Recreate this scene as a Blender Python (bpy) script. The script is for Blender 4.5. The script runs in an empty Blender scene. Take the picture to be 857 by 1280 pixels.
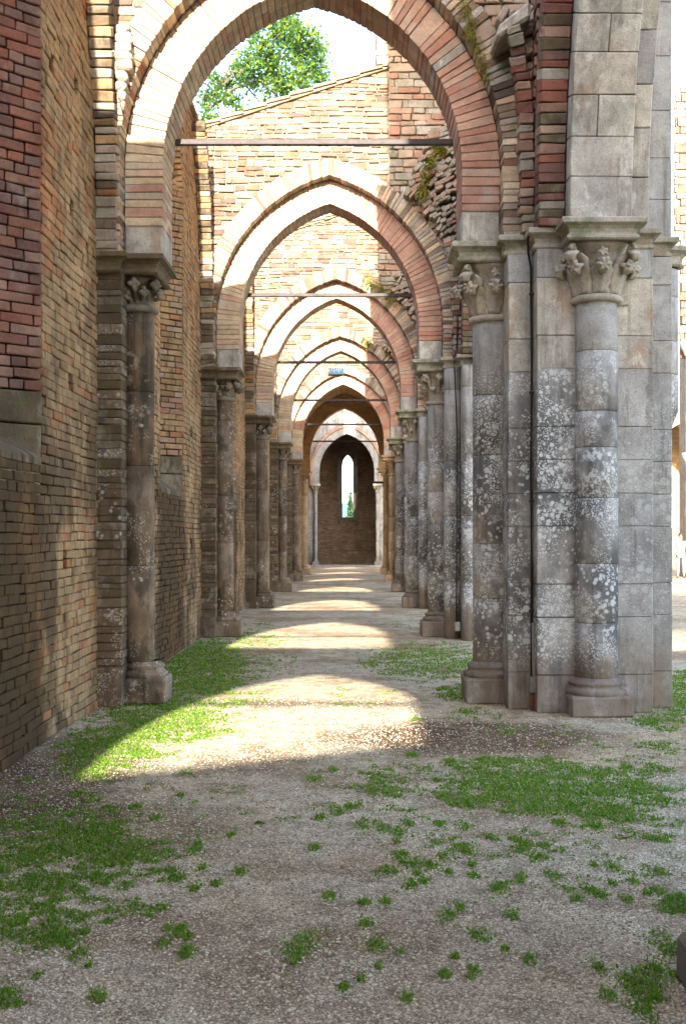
import bpy, math, random
import numpy as np
from mathutils import Vector, noise as mnoise
random.seed(7); rng = np.random.default_rng(7)
C = bpy.context.scene.collection
S = bpy.context.scene
R = math.radians
# ------------------------------------------------------------------ camera, world, sun, exposure
FPX = 1517.0; VX, VY = 443.0, 669.0; EYE = 1.6
cam_d = bpy.data.cameras.new("camera"); cam = bpy.data.objects.new("camera", cam_d); C.objects.link(cam)
cam.location = (0, 0, EYE); cam.rotation_euler = (R(90), 0, 0)
cam_d.sensor_fit = 'VERTICAL'; cam_d.sensor_height = 36; cam_d.lens = FPX/1280*36
cam_d.shift_x = -(VX-428.5)/1280; cam_d.shift_y = (VY-640)/1280
cam_d.clip_start = 0.05; cam_d.clip_end = 5000
S.camera = cam
SUN_EL = math.atan(0.371)
w = bpy.data.worlds.new("World"); S.world = w; w.use_nodes = True
wn = w.node_tree.nodes; wl = w.node_tree.links
bg = wn['Background']; sky = wn.new('ShaderNodeTexSky'); sky.sky_type = 'NISHITA'; sky.sun_disc = False
sky.sun_elevation = SUN_EL; sky.sun_rotation = R(180); sky.altitude = 300; sky.air_density = 1.0; sky.dust_density = 2.2; sky.ozone_density = 1.0
wl.new(sky.outputs[0], bg.inputs[0]); bg.inputs[1].default_value = 0.15
sd = bpy.data.lights.new("sun", 'SUN'); sd.energy = 3.4; sd.angle = R(0.5); sd.color = (1.0, 0.93, 0.82)
sun = bpy.data.objects.new("sun", sd); C.objects.link(sun)
sun.rotation_euler = Vector((0, math.cos(SUN_EL), -math.sin(SUN_EL))).to_track_quat('-Z', 'Y').to_euler()
sun.location = (0, -30, 40)
S.view_settings.view_transform = 'Standard'; S.view_settings.look = 'None'; S.view_settings.gamma = 1; S.view_settings.use_curve_mapping = False
S.view_settings.exposure = 2.9
S.cycles.max_bounces = 6; S.cycles.diffuse_bounces = 4
try: S.cycles.use_denoising = True
except Exception: pass

# ------------------------------------------------------------------ node helpers
class NT:
    def __init__(s, name):
        s.m = bpy.data.materials.new(name); s.m.use_nodes = True
        s.n = s.m.node_tree.nodes; s.l = s.m.node_tree.links
        s.b = s.n['Principled BSDF']; s.geo = s.n.new('ShaderNodeNewGeometry'); s.pos = s.geo.outputs['Position']
    def put(s, v, sock):
        if hasattr(v, 'is_output') or isinstance(v, bpy.types.NodeSocket): s.l.new(v, sock)
        elif isinstance(v, (tuple, list)): sock.default_value = (*v, 1) if len(v) == 3 and len(sock.default_value) == 4 else v
        else: sock.default_value = v
    def math(s, op, a, b=0.5, clamp=False):
        n = s.n.new('ShaderNodeMath'); n.operation = op; n.use_clamp = clamp; s.put(a, n.inputs[0]); s.put(b, n.inputs[1]); return n.outputs[0]
    def noise(s, scale, detail=3, rough=0.55, vec=None, dist=0):
        n = s.n.new('ShaderNodeTexNoise'); n.inputs['Scale'].default_value = scale; n.inputs['Detail'].default_value = detail
        n.inputs['Roughness'].default_value = rough; n.inputs['Distortion'].default_value = dist; s.put(vec or s.pos, n.inputs['Vector']); return n.outputs[0]
    def vor(s, scale, vec=None, out='Distance', feat='F1', rnd=1.0):
        n = s.n.new('ShaderNodeTexVoronoi'); n.feature = feat; n.inputs['Scale'].default_value = scale; n.inputs['Randomness'].default_value = rnd
        s.put(vec or s.pos, n.inputs['Vector']); return n.outputs[out]
    def step(s, v, a, b, lo=0.0, hi=1.0):
        n = s.n.new('ShaderNodeMapRange'); n.interpolation_type = 'SMOOTHSTEP'; s.put(v, n.inputs[0])
        n.inputs[1].default_value = a; n.inputs[2].default_value = b; n.inputs[3].default_value = lo; n.inputs[4].default_value = hi; return n.outputs[0]
    def mix(s, f, a, b, mode='MIX'):
        n = s.n.new('ShaderNodeMixRGB'); n.blend_type = mode; s.put(f, n.inputs[0]); s.put(a, n.inputs[1]); s.put(b, n.inputs[2]); return n.outputs[0]
    def ramp(s, v, stops, const=False):
        n = s.n.new('ShaderNodeValToRGB'); cr = n.color_ramp; cr.interpolation = 'CONSTANT' if const else 'LINEAR'
        while len(cr.elements) < len(stops): cr.elements.new(0.5)
        for e, (p, c) in zip(cr.elements, stops): e.position = p; e.color = (*c, 1)
        s.put(v, n.inputs[0]); return n.outputs[0]
    def z(s, axis='Z'):
        n = s.n.new('ShaderNodeSeparateXYZ'); s.l.new(s.pos, n.inputs[0]); return n.outputs[axis]
    def rnd(s):
        o = s.n.new('ShaderNodeObjectInfo').outputs['Random']; return s.math('FRACT', s.math('ADD', o, s.geo.outputs['Random Per Island']))
    def bump(s, h, strength, dist, base=None):
        n = s.n.new('ShaderNodeBump'); n.inputs['Strength'].default_value = strength; n.inputs['Distance'].default_value = dist
        s.put(h, n.inputs['Height']);
        if base is not None: s.l.new(base, n.inputs['Normal'])
        return n.outputs[0]
    def scaled(s, v3):
        n = s.n.new('ShaderNodeVectorMath'); n.operation = 'MULTIPLY'; s.l.new(s.pos, n.inputs[0]); n.inputs[1].default_value = v3; return n.outputs[0]
    def done(s, col, rough=0.9, nrm=None):
        s.put(col, s.b.inputs['Base Color']); s.b.inputs['Roughness'].default_value = rough
        s.b.inputs['Specular IOR Level'].default_value = 0.25
        if nrm is not None: s.l.new(nrm, s.b.inputs['Normal'])
        return s.m

def masonry(name, palette, vary=0.35, stains=(), lichen=None, moss=None, pits=0.0, grain=90, relief=0.006, bricktex=None, runoff=False, streak=0.0):
    t = NT(name); r = t.rnd()
    k = len(palette); stops = [(i/k, c) for i, c in enumerate(palette)]
    col = t.ramp(r, stops, const=True)
    mort = None
    if bricktex:       # far surfaces only: joints too small to pick apart
        ax, bw, bh = bricktex
        cmb = t.n.new('ShaderNodeCombineXYZ'); t.l.new(t.z(ax), cmb.inputs[0]); t.l.new(t.z('Z'), cmb.inputs[1])
        bt = t.n.new('ShaderNodeTexBrick'); t.l.new(cmb.outputs[0], bt.inputs['Vector']); bt.inputs['Scale'].default_value = 1
        bt.inputs['Brick Width'].default_value = bw; bt.inputs['Row Height'].default_value = bh; bt.inputs['Mortar Size'].default_value = 0.008
        bt.inputs['Mortar Smooth'].default_value = 0.3
        bt.inputs['Color1'].default_value = (0, 0, 0, 1); bt.inputs['Color2'].default_value = (1, 1, 1, 1); bt.inputs['Bias'].default_value = 0
        col = t.ramp(bt.outputs['Color'], stops); mort = bt.outputs['Fac']
        col = t.mix(t.math('MULTIPLY', mort, 0.6), col, tuple(c*0.5 for c in palette[0]))
    n1 = t.noise(2.2, 4); col = t.mix(1.0, col, t.ramp(n1, [(0.25, (1-vary,)*3), (0.75, (1+vary*0.45,)*3)]), 'MULTIPLY')
    n2 = t.noise(grain, 3, 0.7); col = t.mix(1.0, col, t.ramp(n2, [(0.3, (0.72,)*3), (0.7, (1.2,)*3)]), 'MULTIPLY')
    n4 = t.noise(5.5, 6, 0.7); col = t.mix(1.0, col, t.ramp(n4, [(0.32, (0.74, 0.72, 0.70)), (0.5, (1.0, 1.0, 1.0)), (0.7, (1.16, 1.14, 1.10))]), 'MULTIPLY')
    n3 = t.noise(14, 4, 0.6); col = t.mix(t.step(n3, 0.5, 0.75, 0, 0.45), col, t.mix(1.0, col, (0.62, 0.58, 0.52), 'MULTIPLY'))
    for (c, scale, a, b, z0, z1, z2, z3, amt) in stains:
        zz = t.z(); m = t.step(t.noise(scale, 5, 0.65, t.scaled((1, 1, 0.55))), a, b)
        zm = t.math('MULTIPLY', t.step(zz, z0, z1), t.step(zz, z2, z3, 1, 0))
        col = t.mix(t.math('MULTIPLY', t.math('MULTIPLY', m, zm), amt), col, c)
    if streak:     # rain runs down the face
        sm = t.step(t.noise(7, 5, 0.7, t.scaled((1, 1, 0.09))), 0.50, 0.66)
        col = t.mix(t.math('MULTIPLY', sm, streak), col, t.mix(1.0, col, (0.38, 0.35, 0.31), 'MULTIPLY'))
        sm2 = t.step(t.noise(11, 5, 0.7, t.scaled((1, 1, 0.07))), 0.60, 0.70)
        col = t.mix(t.math('MULTIPLY', sm2, streak*0.5), col, t.mix(1.0, col, (1.35, 1.32, 1.25), 'MULTIPLY'))
    if runoff:     # damp dark staining below each window sill
        yy = t.z('Y'); md = t.math('ABSOLUTE', t.math('SUBTRACT', t.math('FLOORED_MODULO', t.math('SUBTRACT', yy, 8.3-3.815), 7.63), 3.815))
        md = t.math('ADD', md, t.math('MULTIPLY', t.noise(2.2, 5, 0.7), 1.6))
        mm = t.math('MULTIPLY', t.step(md, 1.75, 2.2, 1, 0), t.step(t.z(), 2.05, 2.25, 1, 0))
        col = t.mix(t.math('MULTIPLY', mm, 0.95), col, t.mix(0.5, (0.075, 0.042, 0.014), t.mix(1.0, col, (0.42, 0.32, 0.2), 'MULTIPLY')))
    h = t.math('ADD', t.math('MULTIPLY', n2, 0.35), t.math('ADD', t.math('MULTIPLY', n3, 1.0), t.math('MULTIPLY', n4, 1.6)))
    if lichen:
        c, z0, z1, z2, z3, amt = lichen[:6]; sp_ = lichen[6] if len(lichen) > 6 else 0.0; zz = t.z()
        wv = t.n.new('ShaderNodeVectorMath'); wv.operation = 'ADD'
        nn = t.n.new('ShaderNodeTexNoise'); nn.inputs['Scale'].default_value = 45; t.l.new(t.pos, nn.inputs['Vector'])
        ms = t.n.new('ShaderNodeVectorMath'); ms.operation = 'SCALE'; t.l.new(nn.outputs['Color'], ms.inputs[0]); ms.inputs['Scale'].default_value = 0.014
        t.l.new(t.pos, wv.inputs[0]); t.l.new(ms.outputs[0], wv.inputs[1]); wp = wv.outputs[0]
        tot = None
        for sc, thr, msk in ((75, 0.44, 0.46), (40, 0.42, 0.46), (20, 0.42, 0.47), (10, 0.38, 0.53)):
            sp = t.step(t.vor(sc, wp), thr*0.72, thr, 1, 0)
            keep = t.step(t.vor(sc, wp, 'Color'), 0.42, 0.48)
            dens = t.step(t.noise(2.9 if sc > 30 else (2.1 if sc > 15 else 1.6), 4, 0.6), msk-0.03+sp_, msk+0.05+sp_)
            q = t.math('MULTIPLY', t.math('MULTIPLY', sp, keep), dens); tot = q if tot is None else t.math('MAXIMUM', tot, q)
        crust = t.math('MULTIPLY', t.step(t.noise(11, 8, 0.78), 0.535, 0.57), t.step(t.noise(1.7, 3, 0.5), 0.48+sp_, 0.56+sp_)); tot = t.math('MAXIMUM', tot, t.math('MULTIPLY', crust, 0.85))
        zm = t.math('MULTIPLY', t.step(zz, z0, z1), t.step(zz, z2, z3, 1, 0))
        lm = t.math('MULTIPLY', t.math('MULTIPLY', tot, zm), amt)
        col = t.mix(lm, col, c)
    if moss:
        c, a, b, amt, up = moss
        m = t.step(t.noise(5, 4, 0.7), a, b)
        if up:
            sx = t.n.new('ShaderNodeSeparateXYZ'); t.l.new(t.geo.outputs['Normal'], sx.inputs[0]); m = t.math('MULTIPLY', m, t.step(sx.outputs['Z'], 0.2, 0.8))
        col = t.mix(t.math('MULTIPLY', m, amt), col, c)
    if pits:
        pv = t.step(t.vor(38), 0.10, 0.2); pk = t.step(t.noise(5, 3), 0.5, 0.6); pm = t.math('SUBTRACT', 1, t.math('MULTIPLY', t.math('SUBTRACT', 1, pv), pk))
        col = t.mix(t.math('MULTIPLY', t.math('SUBTRACT', 1, pm), pits), col, (0.06, 0.05, 0.04)); h = t.math('ADD', h, t.math('MULTIPLY', pm, 1.2))
    nb = t.bump(h, 0.9, relief)
    if mort is not None: nb = t.bump(t.math('SUBTRACT', 1, mort), 0.8, 0.012, nb)
    return t.done(col, 0.92, nb)

def plain(name, col, rough=0.6, metal=0.0, bump=0.0, vary=0.2, scale=20):
    t = NT(name); n = t.noise(scale, 4)
    c = t.mix(1.0, col, t.ramp(n, [(0.3, (1-vary,)*3), (0.7, (1+vary*0.6,)*3)]), 'MULTIPLY')
    t.b.inputs['Metallic'].default_value = metal
    return t.done(c, rough, t.bump(n, bump, 0.01) if bump else None)

TAN = [(0.409, 0.257, 0.129), (0.372, 0.226, 0.113), (0.437, 0.283, 0.148), (0.335, 0.213, 0.109), (0.400, 0.248, 0.125), (0.381, 0.252, 0.136), (0.391, 0.248, 0.129), (0.363, 0.226, 0.117), (0.409, 0.261, 0.136), (0.391, 0.183, 0.086), (0.391, 0.248, 0.129), (0.381, 0.257, 0.140)]
RED = [(0.27, 0.105, 0.07), (0.22, 0.095, 0.07), (0.29, 0.13, 0.085), (0.18, 0.09, 0.07), (0.25, 0.13, 0.09), (0.21, 0.12, 0.095), (0.28, 0.16, 0.115)]
PINK = [(0.47, 0.27, 0.19), (0.44, 0.24, 0.17), (0.50, 0.31, 0.22), (0.46, 0.22, 0.15), (0.49, 0.33, 0.24), (0.41, 0.24, 0.18), (0.50, 0.29, 0.20)]
BUFF = [(0.52, 0.39, 0.26), (0.48, 0.35, 0.23), (0.56, 0.44, 0.30), (0.50, 0.33, 0.22), (0.45, 0.36, 0.26)]
RUBBLE = [(0.224, 0.152, 0.100), (0.189, 0.111, 0.076), (0.258, 0.193, 0.132), (0.163, 0.115, 0.084), (0.215, 0.111, 0.072), (0.215, 0.168, 0.124), (0.120, 0.082, 0.064), (0.292, 0.226, 0.160), (0.224, 0.156, 0.104), (0.232, 0.098, 0.060), (0.241, 0.172, 0.116)]
GREYS = [(0.36, 0.345, 0.32), (0.345, 0.33, 0.31), (0.375, 0.36, 0.335), (0.335, 0.325, 0.31), (0.37, 0.35, 0.32)]
CREAM = [(0.47, 0.43, 0.36), (0.44, 0.405, 0.345), (0.50, 0.45, 0.37), (0.42, 0.385, 0.33), (0.47, 0.41, 0.335)]
BROWNS = [(0.21, 0.155, 0.105), (0.20, 0.15, 0.105), (0.225, 0.17, 0.12)]
LW = (0.54, 0.55, 0.53)
M = {}
TANR = [(0.44, 0.20, 0.09), (0.38, 0.17, 0.08), (0.46, 0.25, 0.12), (0.40, 0.24, 0.12), (0.42, 0.18, 0.085)]
M['tan'] = masonry('tan_brick', TAN, 0.35, streak=0.45, runoff=True, stains=(((0.075, 0.045, 0.02), 1.5, 0.40, 0.55, -1, 0, 1.9, 3.4, 0.85), ((0.10, 0.07, 0.04), 3.5, 0.52, 0.62, -1, 0, 5, 7, 0.6),))
M['tanred'] = masonry('orange_brick', TANR, 0.35)
M['red'] = masonry('dark_red_brick', RED, 0.4, stains=(((0.30, 0.24, 0.19), 4, 0.55, 0.7, -1, 0, 20, 21, 0.5),))
M['pink'] = masonry('pink_brick', PINK, 0.3, stains=(((0.40, 0.36, 0.30), 3, 0.55, 0.7, -1, 0, 20, 21, 0.5),))
M['pinkd'] = masonry('dull_pink_brick', [(0.38, 0.24, 0.17), (0.36, 0.20, 0.14), (0.38, 0.27, 0.19)], 0.3)
M['buff'] = masonry('buff_brick', BUFF, 0.25, stains=(((0.50, 0.47, 0.40), 3, 0.55, 0.7, -1, 0, 20, 21, 0.4),))
M['rubble'] = masonry('rubble_masonry', RUBBLE, 0.3, pits=0.4, stains=(((0.24, 0.20, 0.13), 2.5, 0.58, 0.7, -1, 0, 20, 21, 0.5),))
M['rubgrey'] = masonry('grey_rubble', [(0.36, 0.30, 0.24), (0.38, 0.27, 0.20), (0.39, 0.34, 0.28), (0.32, 0.27, 0.215), (0.38, 0.30, 0.235)], 0.35, stains=(((0.15, 0.14, 0.09), 3, 0.52, 0.66, -1, 0, 20, 21, 0.55),), moss=((0.10, 0.12, 0.02), 0.56, 0.66, 0.6, False))
M['grey'] = masonry('grey_lichened_stone', GREYS, 0.3, streak=0.6, pits=0.5,
    stains=(((0.082, 0.079, 0.077), 1.9, 0.34, 0.57, 0.1, 0.5, 2.5, 3.5, 0.88), ((0.17, 0.125, 0.085), 3, 0.30, 0.55, -1, -0.5, 0.35, 0.7, 0.8)),
    lichen=(LW, 0.3, 0.6, 2.9, 3.5, 0.82))
M['greyr'] = masonry('pale_weathered_stone', GREYS, 0.3, streak=0.65, pits=0.5,
    stains=(((0.16, 0.15, 0.14), 1.5, 0.46, 0.62, 0.3, 0.8, 2.8, 3.6, 0.6), ((0.17, 0.13, 0.09), 3, 0.3, 0.55, -1, -0.5, 0.35, 0.7, 0.75)),
    lichen=(LW, 0.6, 1.0, 2.6, 3.2, 0.4))
M['cream'] = masonry('cream_travertine', CREAM, 0.35, streak=0.55, pits=0.9, stains=(((0.34, 0.21, 0.13), 4.5, 0.54, 0.68, -1, 0, 20, 21, 0.65), ((0.20, 0.18, 0.15), 2.4, 0.52, 0.68, -1, 0, 20, 21, 0.6), ((0.60, 0.56, 0.48), 6, 0.56, 0.66, -1, 0, 20, 21, 0.6)), relief=0.008)
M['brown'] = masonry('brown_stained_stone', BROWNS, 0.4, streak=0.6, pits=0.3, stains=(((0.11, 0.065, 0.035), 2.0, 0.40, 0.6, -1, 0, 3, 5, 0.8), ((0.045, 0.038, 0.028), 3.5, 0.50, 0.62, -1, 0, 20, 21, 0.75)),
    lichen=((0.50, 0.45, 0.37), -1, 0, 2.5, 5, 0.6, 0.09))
M['warm'] = masonry('warm_far_stone', [(0.40, 0.29, 0.18), (0.37, 0.265, 0.165), (0.42, 0.31, 0.20)], 0.3)
M['moulding'] = masonry('mossy_moulding_stone', [(0.40, 0.36, 0.29), (0.42, 0.37, 0.30)], 0.35, moss=((0.13, 0.14, 0.07), 0.44, 0.62, 0.7, False), pits=0.3)
M['carve'] = masonry('carved_stone', [(0.42, 0.37, 0.30), (0.44, 0.385, 0.31)], 0.35, stains=(((0.20, 0.17, 0.13), 6, 0.5, 0.7, -1, 0, 20, 21, 0.6),), pits=0.3)
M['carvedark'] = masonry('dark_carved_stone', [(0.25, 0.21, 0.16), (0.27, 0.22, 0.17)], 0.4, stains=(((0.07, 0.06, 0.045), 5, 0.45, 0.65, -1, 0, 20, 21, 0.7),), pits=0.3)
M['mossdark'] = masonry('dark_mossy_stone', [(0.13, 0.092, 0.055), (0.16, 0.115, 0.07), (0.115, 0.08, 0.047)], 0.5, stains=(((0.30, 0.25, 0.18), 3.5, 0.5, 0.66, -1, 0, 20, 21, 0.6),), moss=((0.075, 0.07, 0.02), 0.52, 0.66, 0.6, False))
M['mortar'] = masonry('lime_mortar', [(0.30, 0.25, 0.19)], 0.35, relief=0.01)
M['mortard'] = masonry('dark_mortar', [(0.21, 0.155, 0.10)], 0.4, relief=0.01)
M['vault'] = masonry('ochre_vault_brick', [(0.47, 0.31, 0.165), (0.43, 0.28, 0.145), (0.50, 0.34, 0.19)], 0.3, bricktex=('Y', 0.28, 0.07))
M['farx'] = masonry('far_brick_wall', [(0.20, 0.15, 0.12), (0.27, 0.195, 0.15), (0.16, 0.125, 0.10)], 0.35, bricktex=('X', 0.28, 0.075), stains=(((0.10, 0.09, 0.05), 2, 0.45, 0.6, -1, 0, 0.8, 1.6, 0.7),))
M['fary'] = masonry('far_side_brick_wall', TAN[:6], 0.35, bricktex=('Y', 0.28, 0.075), stains=(((0.085, 0.055, 0.028), 1.3, 0.46, 0.6, -1, 0, 2.0, 3.2, 0.8),))
M['creamfar'] = masonry('far_cream_wall', [(0.50, 0.40, 0.29), (0.54, 0.45, 0.34), (0.46, 0.34, 0.25)], 0.3, bricktex=('X', 0.4, 0.14))
M['iron'] = plain('dark_iron', (0.055, 0.045, 0.042), 0.6, 0.4, 0.3)
M['wood'] = plain('old_roof_tile', (0.30, 0.16, 0.10), 0.85, 0, 0.5)
M['tilegreen'] = masonry('mossy_roof_tile', [(0.34, 0.24, 0.16), (0.30, 0.22, 0.15), (0.38, 0.29, 0.2)], 0.4, moss=((0.14, 0.14, 0.05), 0.45, 0.6, 0.6, False))
M['cable'] = plain('black_cable', (0.015, 0.016, 0.017), 0.5)
M['pvc'] = plain('grey_plastic', (0.20, 0.19, 0.17), 0.6)
M['rust'] = plain('rust', (0.16, 0.06, 0.03), 0.8)
M['blue'] = plain('blue_enamel', (0.20, 0.36, 0.50), 0.4, vary=0.1)
M['white'] = plain('white_paint', (0.72, 0.74, 0.76), 0.5, vary=0.1)
M['bark'] = plain('bark', (0.10, 0.07, 0.045), 0.9, 0, 0.6)
M['skin'] = plain('skin', (0.30, 0.16, 0.10), 0.6, vary=0.05)
M['hair'] = plain('dark_hair', (0.03, 0.022, 0.018), 0.6)
M['shirt'] = plain('pale_blue_shirt', (0.10, 0.17, 0.26), 0.8, vary=0.08)
M['trousers'] = plain('light_trousers', (0.15, 0.15, 0.17), 0.8, vary=0.08)
M['shoe'] = plain('shoe', (0.06, 0.05, 0.05), 0.7)
M['hill'] = plain('wooded_hill', (0.09, 0.15, 0.15), 1.0, vary=0.3, scale=0.02)
def leafmat(name, cols, trans=0.5):
    t = NT(name); c = t.ramp(t.rnd(), [(i/len(cols), k) for i, k in enumerate(cols)], const=False)
    t.done(c, 0.6); tr = t.n.new('ShaderNodeBsdfTranslucent'); t.l.new(c, tr.inputs[0]); mx = t.n.new('ShaderNodeMixShader'); mx.inputs[0].default_value = trans
    t.l.new(t.b.outputs[0], mx.inputs[1]); t.l.new(tr.outputs[0], mx.inputs[2]); t.l.new(mx.outputs[0], t.n['Material Output'].inputs[0]); return t.m
M['leaf'] = leafmat('tree_leaf', [(0.03, 0.09, 0.03), (0.08, 0.18, 0.015), (0.17, 0.23, 0.015), (0.04, 0.10, 0.04)])
M['cypress'] = leafmat('cypress_leaf', [(0.02, 0.05, 0.03), (0.03, 0.07, 0.03)], 0.2)
M['grass'] = leafmat('grass_blade', [(0.06, 0.18, 0.005), (0.09, 0.24, 0.006), (0.14, 0.31, 0.008), (0.10, 0.25, 0.008), (0.18, 0.32, 0.012), (0.32, 0.31, 0.10)], 0.5)
M['moss'] = leafmat('moss_tuft', [(0.10, 0.12, 0.01), (0.22, 0.20, 0.01), (0.07, 0.09, 0.01), (0.30, 0.24, 0.02)], 0.2)
t = NT('pebble'); c = t.ramp(t.rnd(), [(0, (0.48, 0.41, 0.29)), (0.2, (0.35, 0.29, 0.20)), (0.4, (0.58, 0.51, 0.375)), (0.6, (0.22, 0.17, 0.11)), (0.75, (0.62, 0.56, 0.43)), (0.88, (0.36, 0.27, 0.19))], True)
M['pebble'] = t.done(c, 0.85)
# ground
t = NT('gravel_ground')
vc = t.vor(95, None, 'Color'); vd = t.vor(95); vc2 = t.vor(260, None, 'Color')
col = t.ramp(vc, [(0.0, (0.56, 0.50, 0.39)), (0.25, (0.36, 0.30, 0.22)), (0.45, (0.70, 0.64, 0.52)), (0.65, (0.22, 0.17, 0.12)), (0.82, (0.50, 0.42, 0.31))], True)
col = t.mix(0.5, col, t.ramp(vc2, [(0.0, (0.28, 0.22, 0.16)), (0.35, (0.66, 0.60, 0.48)), (0.7, (0.46, 0.39, 0.29))], True))
col = t.mix(t.step(vd, 0.32, 0.62, 0, 0.6), col, (0.15, 0.11, 0.075))
big = t.noise(0.8, 5, 0.65); col = t.mix(t.step(big, 0.46, 0.60, 0, 0.8), col, t.mix(1.0, col, (0.62, 0.51, 0.42), 'MULTIPLY')); col = t.mix(t.step(t.noise(1.3, 4), 0.52, 0.66, 0, 0.6), col, t.mix(1.0, col, (1.25, 1.2, 1.14), 'MULTIPLY'))
mid = t.noise(6, 6, 0.75); col = t.mix(t.step(mid, 0.46, 0.60, 0, 0.75), col, t.mix(1.0, col, (0.55, 0.50, 0.44), 'MULTIPLY'))
def blob(x, y, rx, ry, c, amt):
    global col
    n = t.n.new('ShaderNodeVectorMath'); n.operation = 'SUBTRACT'; t.l.new(t.pos, n.inputs[0]); n.inputs[1].default_value = (x, y, 0)
    m = t.n.new('ShaderNodeVectorMath'); m.operation = 'MULTIPLY'; t.l.new(n.outputs[0], m.inputs[0]); m.inputs[1].default_value = (1/rx, 1/ry, 0)
    L = t.n.new('ShaderNodeVectorMath'); L.operation = 'LENGTH'; t.l.new(m.outputs[0], L.inputs[0])
    d = t.math('ADD', L.outputs['Value'], t.math('MULTIPLY', t.noise(2.5, 4), 0.9))
    col = t.mix(t.step(d, 1.0, 1.6, amt, 0), col, t.mix(1.0, col, c, 'MULTIPLY'))
blob(0.95, 9.6, 1.25, 0.95, (0.30, 0.21, 0.16), 0.95)       # dark damp soil
blob(-2.1, 7.9, 0.8, 1.9, (0.32, 0.24, 0.17), 0.9)
blob(-1.6, 6.6, 1.2, 0.8, (0.55, 0.48, 0.36), 0.7)
blob(2.2, 9.0, 1.6, 1.0, (1.0, 0.86, 0.66), 0.6)
blob(1.35, 5.2, 0.6, 0.9, (1.25, 1.27, 1.3), 0.8)
blob(0.0, 4.6, 1.3, 1.0, (0.72, 0.66, 0.62), 0.6)
col = t.mix(1.0, col, (1.20, 1.16, 1.06), 'MULTIPLY')
hh = t.math('ADD', t.math('MULTIPLY', vd, -1.0), t.math('MULTIPLY', t.noise(30, 4), 1.2))
nb = t.bump(hh, 0.9, 0.008); nb = t.bump(mid, 0.5, 0.05, nb)
M['ground'] = t.done(t.mix(1.0, col, (1.06, 1.06, 1.04), 'MULTIPLY'), 0.95, nb)

# ------------------------------------------------------------------ scene graph helpers
def mesh_from(name, V, F, mat=None, smooth=False):
    me = bpy.data.meshes.new(name)
    if isinstance(F, np.ndarray):
        V = np.asarray(V, np.float32); n = len(V); k = F.shape[1]
        me.vertices.add(n); me.vertices.foreach_set('co', V.ravel())
        me.loops.add(F.size); me.loops.foreach_set('vertex_index', F.astype(np.int32).ravel())
        me.polygons.add(len(F)); me.polygons.foreach_set('loop_start', np.arange(0, F.size, k, dtype=np.int32))
        me.update(calc_edges=True)
    else:
        me.from_pydata([tuple(map(float, v)) for v in V], [], F); me.update()
    if mat is not None: me.materials.append(mat)
    if smooth: me.polygons.foreach_set('use_smooth', [True]*len(me.polygons))
    return me
def link(name, me, parent=None, loc=(0, 0, 0)):
    o = bpy.data.objects.new(name, me); C.objects.link(o); o.location = loc
    if parent is not None:
        o.parent = parent; o.location = Vector(loc)-world_loc(parent)
    return o
def world_loc(o):
    v = Vector(o.location)
    while o.parent is not None: o = o.parent; v += Vector(o.location)
    return v
def part(name, V, F, mat, parent=None, smooth=False):
    """V in world coordinates; origin goes to the piece's centre"""
    V = np.asarray(V, float); c = (V.min(0)+V.max(0))/2
    return link(name, mesh_from(name, V-c, F, mat, smooth), parent, tuple(c))
THINGS = []
def thing(name, label, cat, loc, group=None):
    o = bpy.data.objects.new(name, None); o.empty_display_size = 0.1; C.objects.link(o); o.location = loc
    o['label'] = label; o['category'] = cat
    if group: o['group'] = group
    return o
def tag(o, label=None, cat=None, group=None, kind=None):
    if label: o['label'] = label
    if cat: o['category'] = cat
    if group: o['group'] = group
    if kind: o['kind'] = kind
    return o
# bevelled box template
def _tmpl():
    cor = [(i, j, k) for i in (0, 1) for j in (0, 1) for k in (0, 1)]; idx = {c: n for n, c in enumerate(cor)}
    P = []
    for c in cor:
        for a in range(3):
            p = [float(x) for x in c]
            for o in range(3):
                if o != a: p[o] += 0.1*(1-2*c[o])
            P.append(p)
    P = np.array(P); F = []
    def add(f):
        p = P[f]; n = np.cross(p[1]-p[0], p[2]-p[0]); 
        if np.dot(n, p.mean(0)-0.5) < 0: f = f[::-1]
        F.append(f)
    for a in range(3):
        o = [x for x in range(3) if x != a]
        for s in (0, 1):
            f = []
            for (u, v) in ((0, 0), (1, 0), (1, 1), (0, 1)):
                c = [0]*3; c[a] = s; c[o[0]] = u; c[o[1]] = v; f.append(idx[tuple(c)]*3+a)
            add(f)
        for (u, v) in ((0, 0), (1, 0), (1, 1), (0, 1)):
            c0 = [0]*3; c0[o[0]] = u; c0[o[1]] = v; c1 = list(c0); c1[a] = 1
            i0, i1 = idx[tuple(c0)]*3, idx[tuple(c1)]*3; add([i0+o[0], i1+o[0], i1+o[1], i0+o[1]])
    for n in range(8): add([n*3, n*3+1, n*3+2])
    return cor, F
_COR, _BF = _tmpl()
_BI = np.array([[i ^ 4, i ^ 2, i ^ 1] for i in range(8)])
def bev(c8, b):
    c8 = np.asarray(c8, float); P = np.empty((24, 3))
    for i in range(8):
        d = c8[_BI[i]]-c8[i]; L = np.linalg.norm(d, axis=1)+1e-9; bb = np.minimum(b, L*0.35); d = d/L[:, None]*bb[:, None]; s = d.sum(0)
        for a in range(3): P[i*3+a] = c8[i]+s-d[a]
    e = c8[[4, 2, 1]]-c8[0]
    F = _BF if np.linalg.det(e) > 0 else [f[::-1] for f in _BF]
    return P, F
def box8(x0, x1, y0, y1, z0, z1, jit=0.0):
    c = np.array([(x, y, z) for x in (x0, x1) for y in (y0, y1) for z in (z0, z1)], float)
    return c+rng.uniform(-jit, jit, (8, 3)) if jit else c
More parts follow.
